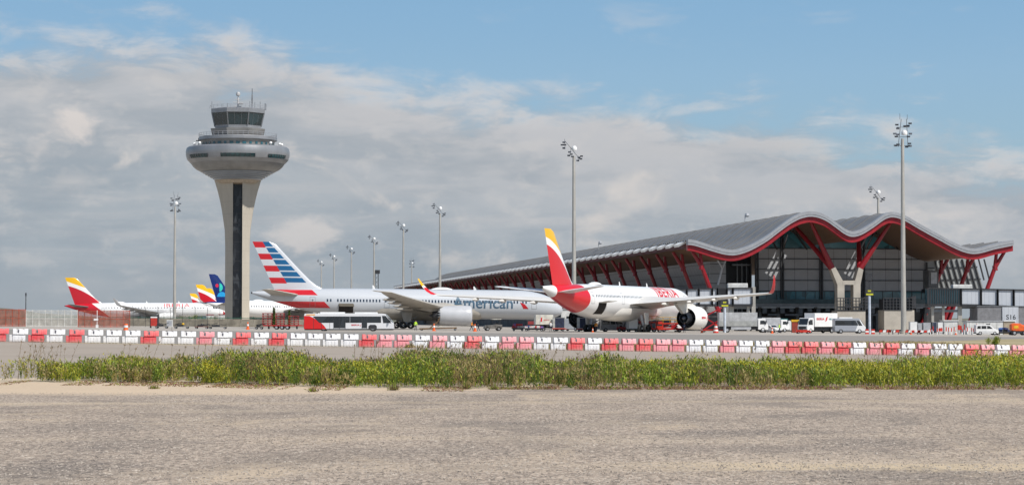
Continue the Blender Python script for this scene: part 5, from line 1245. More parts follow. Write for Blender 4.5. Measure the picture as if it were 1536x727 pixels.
# ---- cars and vans
def car(name, label, cat, px, D, hd, prof, glass, W=1.8, wb=2.6, m=WHITE, wr=.33, belt=None):
    T = veh(name, label, cat, px, D, hd); xs_ = [p[0] for p in prof]; mb = MB(); mb.prism(prof, -W/2, W/2); mb.build('body', m, T, bevel=.06)
    for g in glass:
        MB().prism(g, -W/2-.012, -W/2-.002).build('window', GLASS, T); MB().prism(g, W/2+.002, W/2+.012).build('window', GLASS, T)
    x0, x1 = min(xs_), max(xs_)
    # windscreen along the front slope
    f = [p for p in prof if p[1] > .95 and p[0] > 0]; tp_ = max(f, key=lambda p: (p[1], p[0])); bt = min([p for p in f if p[0] > tp_[0]], key=lambda p: p[0])
    dx, dz = bt[0]-tp_[0], bt[1]-tp_[1]; nx_, nz_ = -dz, dx; ll = math.hypot(nx_, nz_); nx_, nz_ = nx_/ll*.02, nz_/ll*.02
    if nx_ < 0: nx_, nz_ = -nx_, -nz_
    q = lambda t, y_: (tp_[0]+dx*t+nx_, y_, tp_[1]+dz*t+nz_)
    MB().add([q(.12,-W/2+.2),q(.12,W/2-.2),q(.92,W/2-.12),q(.92,-W/2+.12)], [(0,1,2,3)]).build('windscreen', GLASS, T, fix=False)
    for s_ in (-1,1):
        wheel(T, wb/2+.05, s_*(W/2-.1), wr, .22); wheel(T, -wb/2+.05, s_*(W/2-.1), wr, .22)
        MB().box(x1-.12,x1+.01,s_*(W/2-.3)-.18,s_*(W/2-.3)+.18,.6,.8).build('headlight', HEADL, T); MB().box(x0-.01,x0+.1,s_*(W/2-.12)-.08,s_*(W/2-.12)+.08,.75,1.05).build('tail_light', REDM, T)
    MB().box(x0-.03,x1+.04,-W/2+.05,W/2-.05,.25,.48).build('bumper', DARK, T)
    if belt: MB().box(x0+.9,x1-1.0,-W/2-.01,-W/2-.001,.55,.63).build('side_strip', GREY, T)
    return T
VAN = [(-2.0,.3),(-2.03,.9),(-1.95,1.75),(-1.8,1.83),(.35,1.80),(.65,1.72),(1.25,1.12),(1.85,.98),(2.05,.75),(2.05,.3)]
car('parked_van', 'white small passenger van with side windows, in front of the white sheds at far right', 'van', 1478.5, 402, 2, [(p[0], p[1]) for p in VAN], [[(-1.8,1.1),(-1.72,1.6),(-1.15,1.62),(-1.15,1.1)],[(-1.02,1.1),(-1.02,1.62),(-.15,1.62),(-.15,1.1)],[(-.02,1.1),(-.02,1.62),(.42,1.6),(.98,1.12)]], belt=True)
BIGV = [(-2.5,.35),(-2.5,2.2),(-2.3,2.35),(.9,2.35),(1.25,2.2),(1.9,1.35),(2.6,1.1),(2.75,.8),(2.75,.35)]
BG = [[(.2,1.4),(.2,2.0),(1.05,2.0),(1.5,1.4)]]
car('parked_van', 'white van standing in the dark undercroft left of the red kiosk', 'van', 1181, 465, 175, BIGV, BG, W=2.0, wb=3.4, wr=.36)
car('parked_van', 'white van between the two navy cargo containers', 'van', 857, 440, -40, BIGV, BG, W=2.0, wb=3.4, wr=.36)
car('parked_van', 'grey windowed van behind the main wheels of the nearest airliner', 'van', 921, 415, 5, BIGV, [[(-2.2,1.35),(-2.2,2.05),(-.9,2.05),(-.9,1.35)],[(-.75,1.35),(-.75,2.05),(.1,2.05),(.1,1.35)],BG[0]], W=2.0, wb=3.4, m=LGREY, wr=.36)
CAR = [(-1.9,.3),(-1.95,.85),(-1.5,1.35),(-1.1,1.45),(.1,1.45),(.9,.98),(1.7,.85),(1.95,.6),(1.95,.3)]
CG = [[(-1.35,.95),(-1.05,1.32),(-.45,1.34),(-.45,.95)],[(-.35,.95),(-.35,1.34),(.1,1.32),(.6,.97)]]
car('parked_car', 'white car seen through the red cargo loader rails', 'car', 1006, 425, 180, CAR, CG, W=1.7, wb=2.5)
car('parked_car', 'white hatchback just right of the grey catering truck cab', 'car', 1158, 430, -55, CAR, CG, W=1.7, wb=2.5)
def minibus():
    T = veh('minibus', 'grey and white minibus with dark windows right of the lettered box truck', 'minibus', 1273, 420, 4); L_ = 6.0; h = 2.9; W = 2.3
    m, b = new_mat('minibus_paint'); x, y, z = xyz('Object'); c = mixc(sstep(x-z*.4, .75, .8), (.30,.32,.36), (.72,.73,.74)); setin(b, 'Base Color', c); setin(b, 'Roughness', .35)
    MB().prism([(-h,.4),(-h,2.6),(-h+.2,2.8),(1.5,2.8),(1.8,2.68),(2.6,1.45),(h,1.2),(h,.4)], -W/2, W/2).build('body', m, T, bevel=.09)
    MB().prism([(-h+.1,1.5),(-h+.1,2.4),(1.0,2.4),(1.5,1.5)], -W/2-.013,-W/2-.002).build('window', GLASS, T)
    MB().prism([(1.15,2.4),(1.62,1.45),(2.3,1.45),(1.75,2.35)], -W/2-.014,-W/2-.002).build('window', GLASS, T)
    MB().add([(1.85,-1.0,2.62),(1.85,1.0,2.62),(2.62,1.0,1.5),(2.62,-1.0,1.5)], [(0,1,2,3)]).build('windscreen', M('pale_windscreen'), T, fix=False)
    [o for o in kids(T) if o.name.startswith('windscreen')][0].location = (.05, 0, .03)
    MB().box(-2.0,.5,-.8,.8,2.78,3.0).build('roof_unit', WHITE, T, bevel=.05)
    for s_ in (-1,1): wheel(T, 1.75, s_*1.02, .42, .26); wheel(T, -1.75, s_*1.02, .42, .26); MB().box(h-.05,h+.02,s_*.85-.18,s_*.85+.18,.75,.95).build('headlight', HEADL, T)
    MB().box(-h+.05,h+.03,-1.08,1.08,.25,.45).build('bumper', DARK, T)
minibus()
# ---- flat baggage dollies and what rides on them
def dolly(label, px, D, hd=0, L_=3.0, m=REDM, group='baggage and cargo dollies'):
    T = veh('baggage_dolly', label, 'dolly', px, D, hd, group); h = L_/2
    MB().box(-h,h,-.8,.8,.42,.56).build('deck', m, T, bevel=.02)
    MB().bar((h,0,.4),(h+.9,0,.35),.09,.09).build('tow_bar', m, T)
    for sx_ in (-1,1):
        for s_ in (-1,1): wheel(T, sx_*(h-.45), s_*.62, .22, .14)
    MB().box(-h+.2,h-.2,-.5,.5,.28,.42).build('frame', DARK, T)
    return T
def racks(label, px, D, z0, n, w=2.1):
    X = X_at(px, D); T = thing('folded_rack_stack', label, 'rack stack', (X, D, gz(X, D)+z0), 0, 'stacked red racks on the trailer')
    for i in range(n):
        z = i*.42; mb = MB(); mb.box(-w/2,w/2,-.75,-.65,z+.24,z+.36); mb.box(-w/2,w/2,.65,.75,z+.24,z+.36); mb.box(-w/2,-w/2+.1,-.65,.65,z+.24,z+.34); mb.box(w/2-.1,w/2,-.65,.65,z+.24,z+.34)
        for xx in (-w/2+.05, w/2-.15, 0): mb.box(xx,xx+.1,-.72,-.62,z,z+.24); mb.box(xx,xx+.1,.62,.72,z,z+.24)
        mb.box(-w/2+.1,w/2-.1,-.6,.6,z+.24,z+.27); mb.build('rack', M('rack_red') if 'rack_red' in bpy.data.materials else mat('rack_red', (.33,.03,.03), .6, var=.3), T)
def trailer():
    T = veh('flat_trailer', 'long red flat trailer carrying three stacks of racks, left of the bus', 'trailer', 425, 395); 
    MB().box(-3.4,3.2,-.9,.9,.62,.8).bar((3.2,0,.7),(3.9,0,.7),.12,.12).build('deck', REDM, T)
    for x in (-1.1,-.15,.8):
        for s_ in (-1,1): wheel(T, x, s_*.75, .38, .2)
    MB().box(-2.6,-2.4,-.6,.6,.1,.62).box(2.3,2.5,-.6,.6,.1,.62).build('stand', DARK, T)
trailer()
for px, w, lab in ((401.5,1.75,'left stack of red racks on the flat trailer'),(420.5,1.55,'middle stack of red racks on the flat trailer'),(441,1.75,'right stack of red racks on the trailer, nearest the bus')): racks(lab, px, 395, .8, 5 if px < 430 else 4, w)
def junk_cart(label, px, D, w, m, lamp=None):
    T = veh('equipment_cart', label, 'cart', px, D, 0, 'low dark carts behind the barriers'); mb = MB()
    mb.box(-w/2,w/2,-.6,.6,.32,.42)
    mb.build('deck', m, T)
    mb = MB()
    for i in range(6):
        a = random.uniform(-w/2, w/2-.5); mb.bar((a, random.uniform(-.5,.5), .5+random.random()*.4), (a+random.uniform(.4,1.2), random.uniform(-.5,.5), .5+random.random()*.5), .1, .1)
    mb.box(-w*.3,w*.1,-.4,.4,.42,.72); mb.build('load', DARK, T)
    for sx_ in (-1,1):
        for s_ in (-1,1): wheel(T, sx_*(w/2-.3), s_*.5, .2, .12)
    if lamp: MB().lathe([(0,.3),(.22,.22),(.25,0)], (w*.1,-.3,.72), n=10).build('lamp_cover', YELLOW, T)
for px, w, m, lp, lab in ((243,2.3,DIRTY,0,'low dark cart behind the barriers, just left of the left floodlight mast foot'),(273,2.6,DIRTY,1,'low cart with a yellow cover behind the barriers, just right of the left mast foot'),(303,2.4,mat('rust_red', (.16,.04,.03), .7),0,'low dark red cart midway between the left mast and the tower'),(327,3.2,DIRTY,0,'widest low dark cart, in front of the tower foot'),(389,1.5,DIRTY,0,'small dark cart between the orange cone and the flat trailer')):
    junk_cart(lab, px, 398, w, m, lp)
# cargo containers and baggage on dollies
def container(label, px, D, z0, w, h, face, side, hd=0, cat='cargo container', text=None):
    X = X_at(px, D); T = thing('cargo_container', label, cat, (X, D, gz(X, D)+z0), R(hd), 'cargo containers on the apron')
    MB().prism([(-w/2,0),(-w/2,h),(w/2,h),(w/2,.35),(w/2-.15,0)], -.78, .78).build('shell', side, T, bevel=.03)
    mb = MB(); mb.box(-w/2+.45 if w > 1.8 else -w/2+.08, w/2-.12,-.81,-.785,.1,h-.1); mb.build('curtain', face, T)
    mb = MB(); 
    for xx in (-w/2+.03, w/2-.03): mb.box(xx-.03,xx+.03,-.80,-.782,0,h)
    mb.box(-w/2,w/2,-.80,-.782,h-.06,h); mb.build('frame', LGREY, T)
    return T
for px, D, lab, lab2 in ((838,418,'red dolly carrying the left navy container below the silver nose','navy curtained container, left one of the pair below the two airliners'),(875,405,'red dolly carrying the right navy container behind the nose wheel','navy curtained container, right one of the pair below the two airliners')):
    dolly(lab, px, D, 0, 2.5, REDG); container(lab2, px, D, .57, 2.25, 1.95, NAVY, mat('ulid_grey', (.5,.5,.47), .5) if 'ulid_grey' not in bpy.data.materials else M('ulid_grey'))
dolly('dark dolly carrying the silver container left of the red cargo loader', 948, 404, 0, 2.3, DARK); container('silver container with a white upper panel left of the red cargo loader', 948, 404, .57, 2.1, 1.8, WHITE, LGREY)
BAGC = [mat('bag_'+n, c, .7) for n, c in (('pink', (.5,.12,.2)), ('navy', (.03,.04,.12)), ('white', (.6,.58,.56)), ('red', (.5,.03,.03)), ('violet', (.2,.12,.35)), ('brown', (.2,.12,.07)), ('blue', (.06,.15,.4)), ('black', (.02,.02,.02)))]
def bags(label, px, D, n, w, hgt, pal, z0=.57):
    X = X_at(px, D); T = thing('baggage_pile', label, 'baggage', (X, D, gz(X, D)+z0))
    for i in range(n):
        lvl = i*2//n if hgt > .7 else 0; s = (random.uniform(.45,.75), random.uniform(.3,.5), random.uniform(.28,.42))
        a = -w/2+.3+(w-.6)*random.random(); y = random.uniform(-.5,.3); z = lvl*.38
        b_ = MB(); b_.box(a-s[0]/2,a+s[0]/2,y-s[1]/2,y+s[1]/2,z,z+s[2]); b_.build('suitcase', BAGC[random.choice(pal)], T, bevel=.05)
for px, D, w, pal, hg, lab, lab2 in ((777,412,2.4,(0,2,0,3,4),1.0,'baggage dolly with a tall pink and white pile, left of the cream van','tall pile of pink and white suitcases on the dolly left of the cream van'),(801,405,3.6,(1,3,4,2,6),.4,'baggage dolly with a low blue and red pile, in front of the cream van','low pile of blue and red suitcases on the dolly in front of the cream van')):
    dolly(lab, px, D, 0, w, DARK); bags(lab2, px, D, 26, w, hg, pal)
dolly('baggage dolly at the far right in front of the tan shed', 1506, 408, 0, 3.2, DARK); bags('dark blue heap of bags on the dolly beside the small passenger van', 1506, 408, 18, 2.6, .9, (1,6,1,7))
T = veh('covered_cart', 'black covered cart between the pink baggage and the cream van', 'cart', 799, 428); MB().box(-1.1,1.1,-.8,.8,.5,2.0).build('body', DARK, T, bevel=.08); MB().box(-.9,.2,-.82,-.805,1.2,1.8).build('cover_patch', mat('cover_red', (.25,.03,.03), .7), T)
for s_ in (-1,1): wheel(T, .8, s_*.6, .25, .15); wheel(T, -.8, s_*.6, .25, .15)
# tow tractors
def tractor(label, px, D, hd, m, big=1.0):
    T = veh('tow_tractor', label, 'tractor', px, D, hd); b_ = big
    MB().prism([(-1.5*b_,.35),(-1.5*b_,1.0*b_),(-.3*b_,1.05*b_),(.2*b_,.95*b_),(1.4*b_,.9*b_),(1.5*b_,.4)], -.75*b_, .75*b_).build('body', m, T, bevel=.06)
    mb = MB()
    for x_, y_ in ((-1.3,-.65),(-1.3,.65),(0,-.65),(0,.65)): mb.bar((x_*b_, y_*b_, .95*b_), (x_*b_+.1, y_*b_, 1.85*b_), .07, .07)
    mb.build('cab_frame', DARK, T); MB().box(-1.35*b_,.2*b_,-.72*b_,.72*b_,1.85*b_,1.95*b_).build('roof', CREAM, T, bevel=.03); MB().box(-.9*b_,-.4*b_,-.3,.3,.98*b_,1.35*b_).build('seat', DARK, T, bevel=.04)
    for s_ in (-1,1): wheel(T, .95*b_, s_*.65*b_, .34*b_, .22); wheel(T, -.95*b_, s_*.65*b_, .38*b_, .24)
    MB().box(1.5*b_-.02,1.5*b_+.03,-.5,-.25,.65,.8).box(1.5*b_-.02,1.5*b_+.03,.25,.5,.65,.8).build('headlight', HEADL, T)
tractor('dark tow tractor with a pale roof beneath the silver fuselage', 739, 415, 190, DIRTY, 1.1)
tractor('red and grey tractor next to the silver container', 936, 408, 0, REDM, .9)
T = veh('low_tug', 'low red aircraft tug in front of the lettered white truck', 'tug', 1204, 398); MB().prism([(-1.3,.22),(-1.35,.5),(-1.0,.62),(.9,.62),(1.3,.45),(1.3,.22)], -.8, .8).build('body', REDG, T, bevel=.05)
MB().box(-.6,0,-.3,.3,.62,.85).build('seat', DARK, T, bevel=.04)
for s_ in (-1,1): wheel(T, .85, s_*.7, .26, .2); wheel(T, -.85, s_*.7, .26, .2)
# cargo loaders: red, with scissor legs and yellow rails
def loader(label, px, D, L_, zt, hd=0):
    T = veh('cargo_loader', label, 'cargo loader', px, D, hd, 'red cargo loaders'); h = L_/2
    MB().box(-h,h,-1.3,1.3,.45,.75).build('chassis', REDG, T, bevel=.04); MB().box(-h,h-.2,-1.35,1.35,zt-.25,zt).build('platform', REDG, T, bevel=.03)
    mb = MB()
    for s_ in (-1.1,1.1):
        mb.bar((-h*.7,s_,.75),(h*.6,s_,zt-.25),.16,.14); mb.bar((h*.6,s_,.75),(-h*.7,s_,zt-.25),.16,.14)
    mb.build('scissor_leg', mat('loader_dark_red', (.30,.02,.015), .5) if 'loader_dark_red' not in bpy.data.materials else M('loader_dark_red'), T)
    mb = MB(); n = int(L_/1.1)
    for i in range(n+1):
        x_ = -h+L_*i/n; mb.tube((x_,-1.35,zt),(x_,-1.35,zt+1.05),.04,n=5)
    for z_ in (.5,1.0): mb.tube((-h,-1.35,zt+z_),(h,-1.35,zt+z_),.04,n=5)
    mb.build('handrail', YELLOW, T)
    MB().box(-h-.1,-h+1.3,-1.3,-.2,.75,zt+.25).build('cab', REDG, T, bevel=.06); MB().box(-h+.15,-h+1.1,-1.33,-1.302,1.2,zt).build('cab_window', GLASS, T)
    MB().box(h*.1,h*.5,-1.3,-.6,.75,1.35).build('engine_box', REDM, T, bevel=.04)
    for s_ in (-1,1):
        for x_ in (-h*.72, h*.7): wheel(T, x_, s_*1.1, .34, .25)
loader('red cargo loader under the nearest airliner, left of the yellow railed one', 968, 408, 4.4, 1.9)
loader('yellow railed red cargo loader just left of the near engine', 1004, 410, 5.0, 1.7)
def scissor_lift():
    T = veh('scissor_lift', 'red crossed scissor legs of a lift between the near engine and the grey truck', 'scissor lift', 1071, 428); mb = MB()
    for s_ in (-.9,.9):
        mb.bar((-2,s_,.5),(2,s_,2.9),.22,.18); mb.bar((2,s_,.5),(-2,s_,2.9),.22,.18); mb.bar((-2,s_,2.9),(1.4,s_,4.6),.16,.16)
    mb.build('scissor_leg', REDM, T); MB().box(-2.6,2.6,-1.1,1.1,.3,.55).build('chassis', REDG, T); MB().box(-2.2,2.2,-1.1,1.1,2.9,3.0).build('deck', DIRTY, T)
    for s_ in (-1,1): wheel(T, 2.0, s_*.95, .3, .2); wheel(T, -2.0, s_*.95, .3, .2)
scissor_lift()
def tow_gear():
    X = X_at(658, 400); T = thing('boarding_ramp_frame', 'low rusty brown frame and hose lying under the silver airliner engine', 'ground equipment', (X, 400, gz(X, 400)))
    mb = MB(); mb.bar((-3.4,0,.35),(3.2,0,.5),.28,.2); mb.bar((-3.4,1,.35),(3.2,1,.5),.2,.2); mb.bar((-1.6,0,.4),(-.2,.2,1.5),.18,.18); mb.bar((-.2,.2,1.5),(.2,.2,2.4),.16,.16); mb.build('beam', mat('rusty_brown', (.16,.09,.035), .7, var=.3), T)
    for x_ in (-3,2.9): 
        for s_ in (0,1): wheel(T, x_, s_, .22, .14)
tow_gear()
# ---- cones, barrels, posts
def cone(label, px, D, s=1.0):
    T = veh('traffic_cone', label, 'traffic cone', px, D, 0, 'orange traffic cones on the apron'); T.scale = (s,s,s)
    MB().box(-.2,.2,-.2,.2,0,.05).build('base', ORP, T); MB().lathe([(.15,.05),(.04,.75),(0,.76)], n=14).build('cone', ORP, T, smooth=True); MB().lathe([(.104,.36),(.077,.54)], (0,0,0), n=14).build('band', WHITE, T, fix=False)
    [o for o in kids(T) if o.name.startswith('band')][0].scale = (1.12,1.12,1)
for px, D, s, lab in ((372,385,1.7,'tall orange cone left of the flat trailer, at the low concrete wall'),(651,385,1.7,'orange cone under the engine of the silver airliner'),(712.5,380,1.7,'red and white cone just ahead of the silver airliner engine'),(889,385,1.0,'small orange cone beside the right navy container'),(1052.5,395,1.3,'orange cone below the near engine of the white and red airliner'),(1158,395,1.4,'orange cone in front of the white hatchback'),(1366,398,1.0,'orange cone left of the containers, near the tallest mast'),(1433,398,1.0,'orange cone among the red and white posts')): cone(lab, px, D, s)
T = veh('traffic_drum', 'orange drum with a white band behind the barriers, right of the red blast fence', 'traffic drum', 189, 330); MB().lathe([(.38,0),(.36,.12),(.34,.14),(.33,.4)], n=18).build('lower_drum', ORP, T, smooth=True); MB().lathe([(.335,.4),(.32,.75)], n=18).build('band', WHITE, T, smooth=True); MB().lathe([(.32,.75),(.29,.98),(0,1.02)], n=18).build('upper_drum', ORP, T, smooth=True)
T.scale = (1.0,1.0,.95)
T = veh('warning_barrel', 'red and white striped warning barrel at the tail of the grey catering truck', 'warning barrel', 1073.5, 400)
for i in range(5): MB().lathe([(.5-i*.06,i*.3),(.44-i*.06,i*.3+.3)] + ([(0,1.52)] if i == 4 else []), n=16).build('stripe', (WHITE if i % 2 else REDG), T, smooth=True)
def post_barrier(label, px, D, w):
    T = veh('low_barrier', label, 'barrier', px, D, 0, 'low red and white apron barriers'); n = max(2, round(w/.6))
    for i in range(n): MB().prism([(-w/2+i*w/n,.35),(-w/2+i*w/n+.12,.75),(-w/2+(i+1)*w/n,.75),(-w/2+(i+1)*w/n-.12,.35)], -.12, .12).build('board', REDG if i % 2 == 0 else WHITE, T)
    MB().box(-w/2+.1,-w/2+.2,-.25,.25,0,.36).box(w/2-.2,w/2-.1,-.25,.25,0,.36).build('foot', DARK, T)
for px, w, lab in ((1329,2.6,'low red and white barrier left of the tallest mast foot'),(1340,2.0,'low red and white barrier touching the tallest mast foot on its left'),(1369,2.8,'low red and white barrier right of the tallest mast foot'),(1385,2.4,'low red and white barrier in front of the leftmost containers')): post_barrier(lab, px, 402, w)
def bollard(label, px, D, s=1): 
    T = veh('striped_bollard', label, 'bollard', px, D, 0, 'red and white bollards at the gate sign')
    for i in range(3): MB().box(-.32*s,.32*s,-.3,.3,i*.32*s,(i+1)*.32*s).build('stripe', (REDG if i % 2 == 0 else WHITE), T)
bollard('striped block left of the right gate sign post', 1300, 402, .9); bollard('striped block right of the right gate sign post', 1309, 402, .9)
T = veh('post_cluster', 'crowd of red and white posts and panels stored right of the containers', 'stored posts', 1431, 404)
for i in range(16):
    x_ = -4.3+i*.56+random.uniform(-.1,.1); y_ = random.uniform(-.8,.8); hh = random.uniform(1.0,1.9)
    MB().box(x_-.07,x_+.07,y_-.07,y_+.07,0,hh*.45).build('post', WHITE, T); MB().box(x_-.075,x_+.075,y_-.075,y_+.075,hh*.45,hh).build('post', REDG, T)
    if i % 3 == 0: MB().box(x_-.25,x_+.45,y_-.03,y_+.03,hh*.5,hh*.9).build('panel', REDG if i % 2 else WHITE, T)
# gate signs on posts
def gate_sign(label, px, D, yt, yb, w):
    T = veh('gate_sign', label, 'sign', px, D); X = T.location.x; z = lambda py: z_at(py, D)-T.location.z; s = F/D
    MB().tube((0,0,0),(0,0,z(yb)),.24,n=14).build('post', mat('blue_white_post', (.50,.55,.62), .4) if 'blue_white_post' not in bpy.data.materials else M('blue_white_post'), T, smooth=True)
    MB().box(-w/2,w/2,-.3,.1,z(yb),z(yt)).build('sign_box', DARK, T, bevel=.03)
    ym = mat('sign_yellow', (.50,.50,.03), .5) if 'sign_yellow' not in bpy.data.materials else M('sign_yellow')
    hz = z(yt)-z(yb)
    MB().box(-w/2+.08,w/2-.08,-.33,-.302,z(yb)+.06,z(yb)+hz*.30).build('yellow_band', ym, T); MB().box(-.35,.25,-.33,-.302,z(yb)+hz*.55,z(yb)+hz*.8).build('symbol', ym, T)
    if yt > 440 and px < 1200: return
    MB().box(-.55,.55,-.25,.2,z(415.5)-.6,z(415.5)+.75).build('display_box', DARK, T, bevel=.04) if px > 1200 else None
    if px > 1200: MB().tube((0,0,z(yt)),(0,0,z(419)),.12).build('upper_post', DARK, T)
gate_sign('yellow and black gate sign on a pale post by the grey catering truck', 1087, 410, 450, 460, 1.35); gate_sign('yellow and black gate sign on a pale post left of the tallest mast', 1304, 412, 433, 443, 1.45)
# red kiosk, sheds, containers, sign panel
T = veh('red_kiosk', 'narrow red kiosk with a yellow top left of the lettered truck', 'kiosk', 1193, 440, 0); MB().box(-.75,.75,-.6,.6,0,2.1).build('body', mat('kiosk_red', (.28,.04,.02), .6), T); MB().box(-.85,.85,-.7,.7,2.1,2.5).build('top', YELLOW, T)
T = veh('red_skip', 'red metal box in a dark frame behind the barriers, left of the left mast', 'metal box', 232, 420, 0); MB().box(-.62,.62,-.6,.6,.35,1.85).build('box', mat('skip_red', (.50,.04,.025), .5), T, bevel=.04); MB().box(-.75,-.64,-.65,.65,0,2.25).box(.64,.75,-.65,.65,0,2.25).box(-.64,.64,-.65,.65,2.15,2.25).build('frame', DARK, T); MB().box(-.62,.62,-.62,.6,1.85,2.1).build('lid', WHITE, T)
CC = [(1369,11,1.95,'white',WHITE), (1378.5,6,1.7,'grey',LGREY), (1389,11,1.8,'pale grey',LGREY), (1400.5,6.0,1.9,'navy',NAVY), (1409,8,1.9,'bright white',WHITE)]
for px, wpx, hh, nm, mm in CC:
    w = wpx/7.9; o = container({'white':'white container, leftmost of the row right of the tallest mast','grey':'narrow grey container, second of the row right of the tallest mast','pale grey':'pale grey container in the middle of the row right of the tallest mast','navy':'navy container in the row right of the tallest mast','bright white':'bright white container at the right end of the row'}[nm], px, 430, .35, w, hh, mm, mm)
T = veh('container_rack', 'dark low rack the row of containers stands on, right of the tallest mast', 'rack', 1389, 430); MB().box(-3.4,3.3,-.8,.8,.2,.34).build('deck', DARK, T)
for x_ in (-3,-1,1,3): MB().box(x_-.1,x_+.1,-.7,.7,0,.2).build('foot', DARK, T)
def shed(label, px0, px1, D, h, m, roofm, dep=4, text=None):
    X0, X1 = X_at(px0, D), X_at(px1, D); w = X1-X0; xc = (X0+X1)/2; T = thing('storage_shed', label, 'shed', (xc, D, gz(xc, D)))
    MB().box(-w/2,w/2,0,dep,0,h).build('wall', m, T); MB().box(-w/2-.15,w/2+.15,-.15,dep+.15,h,h+.15).build('roof', roofm, T)
    return T, w
T, w = shed('long low white shed behind the small passenger van', 1450, 1504, 425, 2.45, WHITE2, LGREY)
for i in range(5): MB().box(-w/2+.4+i*w/5.2, -w/2+.45+i*w/5.2, -.02, -.002, .1, 2.35).build('panel_gap', GREY, T)
MB().box(-w/2+3.6,-w/2+4.3,-.03,-.002,1.3,2.0).build('window', GLASS, T)
shed('white box hut behind the red and white posts', 1416, 1436, 435, 2.5, WHITE2, WHITE)
T, w = shed('tan hut right of the white shed', 1505, 1522, 430, 2.5, mat('tan_wall', (.36,.30,.22), .7), WHITE)
T, w = shed('grey building block with a stand number panel at the right edge', 1466, 1545, 468, 5.6, mat('block_grey', (.20,.20,.21), .7), GREY, 8)
a = X_at(1503, 468)-T.location.x; c_ = X_at(1527, 468)-T.location.x
MB().box(a,c_,-.2,-.01,2.1,5.5).build('number_panel', PANEL, T); sign_text('S16', 2.0, 1.0, lambda p, q: (a+.75+p, -.215, 2.95+q), 'stand_number', DARK, T, bold=.01)
shed('pale hut with a dark window between the silver nose and the red tail', 842, 870, 470, 4.3, WHITE2, LGREY)
o = [x for x in bpy.data.objects if x.get('label') == 'pale hut with a dark window between the silver nose and the red tail'][0]; MB().box(-.9,.9,-.03,-.002,1.6,2.9).build('window', GLASS, o)
shed('small blue-grey building far behind the left white airliner nose', 296, 309, 700, 2.6, mat('far_blue_wall', (.18,.25,.30), .7), GREY); shed('small white building far behind the left white airliner nose, next to the blue-grey one', 310, 318, 700, 3.0, WHITE2, REDM); shed('small white building just left of the tower shaft foot', 328, 337, 820, 3.4, WHITE2, REDM)
# ---- boom lift at the right edge
def boom_lift():
    T = veh('boom_lift', 'orange boom lift at the right edge of the apron', 'boom lift', 1527, 402); MB().prism([(-1.1,.75),(-1.4,1.0),(-1.4,1.9),(-.9,2.15),(.2,2.1),(.9,1.6),(.9,.75)], -.9, .9).build('body', ORP, T, bevel=.1); MB().box(-1.2,1.3,-1.0,1.0,.4,.75).build('chassis', DARK, T)
    MB().bar((.3,0,1.8),(3.4,0,1.25),.3,.3).build('boom', ORP, T); MB().box(3.2,4.2,-.6,.6,.6,.7).box(3.2,3.26,-.6,.6,.7,1.6).box(4.14,4.2,-.6,.6,.7,1.6).build('basket', DARK, T); MB().box(-1.0,-.2,-.93,-.905,1.2,1.7).build('vent', YELLOW, T)
    for s_ in (-1,1): wheel(T, .9, s_*.95, .42, .3); wheel(T, -.9, s_*.95, .42, .3)
boom_lift()
# ---- blast fences: frames with fine mesh
def mesh_fence(label, px0, px1, D, H, m, group):
    X0, X1 = X_at(px0, D), X_at(px1, D); w = X1-X0; xc = (X0+X1)/2; T = thing('mesh_fence', label, 'fence', (xc, D, gz(xc, D)), 0, group); n = max(1, round(w/1.23))
    for i in range(n+1): x_ = -w/2+w*i/n; MB().box(x_-.05,x_+.05,-.06,.06,0,H).build('post', m, T)
    for z_ in (.08,H*.48,H*.95): MB().box(-w/2,w/2,-.05,.05,z_-.045,z_+.045).build('rail', m, T)
    mb = MB(); k_ = .155; q = int(w/k_)
    for i in range(q): x_ = -w/2+k_*(i+.5); mb.box(x_-.022,x_+.022,.02,.045,0,H)
    for i in range(int(H/k_)): z_ = k_*(i+.5); mb.box(-w/2,w/2,-.003,.018,z_-.022,z_+.022)
    mb.build('mesh', m, T, fix=False)
FR = mat('red_mesh_paint', (.42,.09,.05), .6, var=.25); FW = mat('white_mesh_paint', (.62,.61,.57), .6)
mesh_fence('red mesh fence at the left edge of the picture', -40, 38.4, 430, 3.3, FR, 'mesh fences by the left airliner'); mesh_fence('white mesh fence between the two red ones', 39.5, 116.5, 430, 3.2, FW, 'mesh fences by the left airliner'); mesh_fence('red mesh fence right of the white one, in front of the left airliner tail', 117.5, 195, 430, 3.2, FR, 'mesh fences by the left airliner')
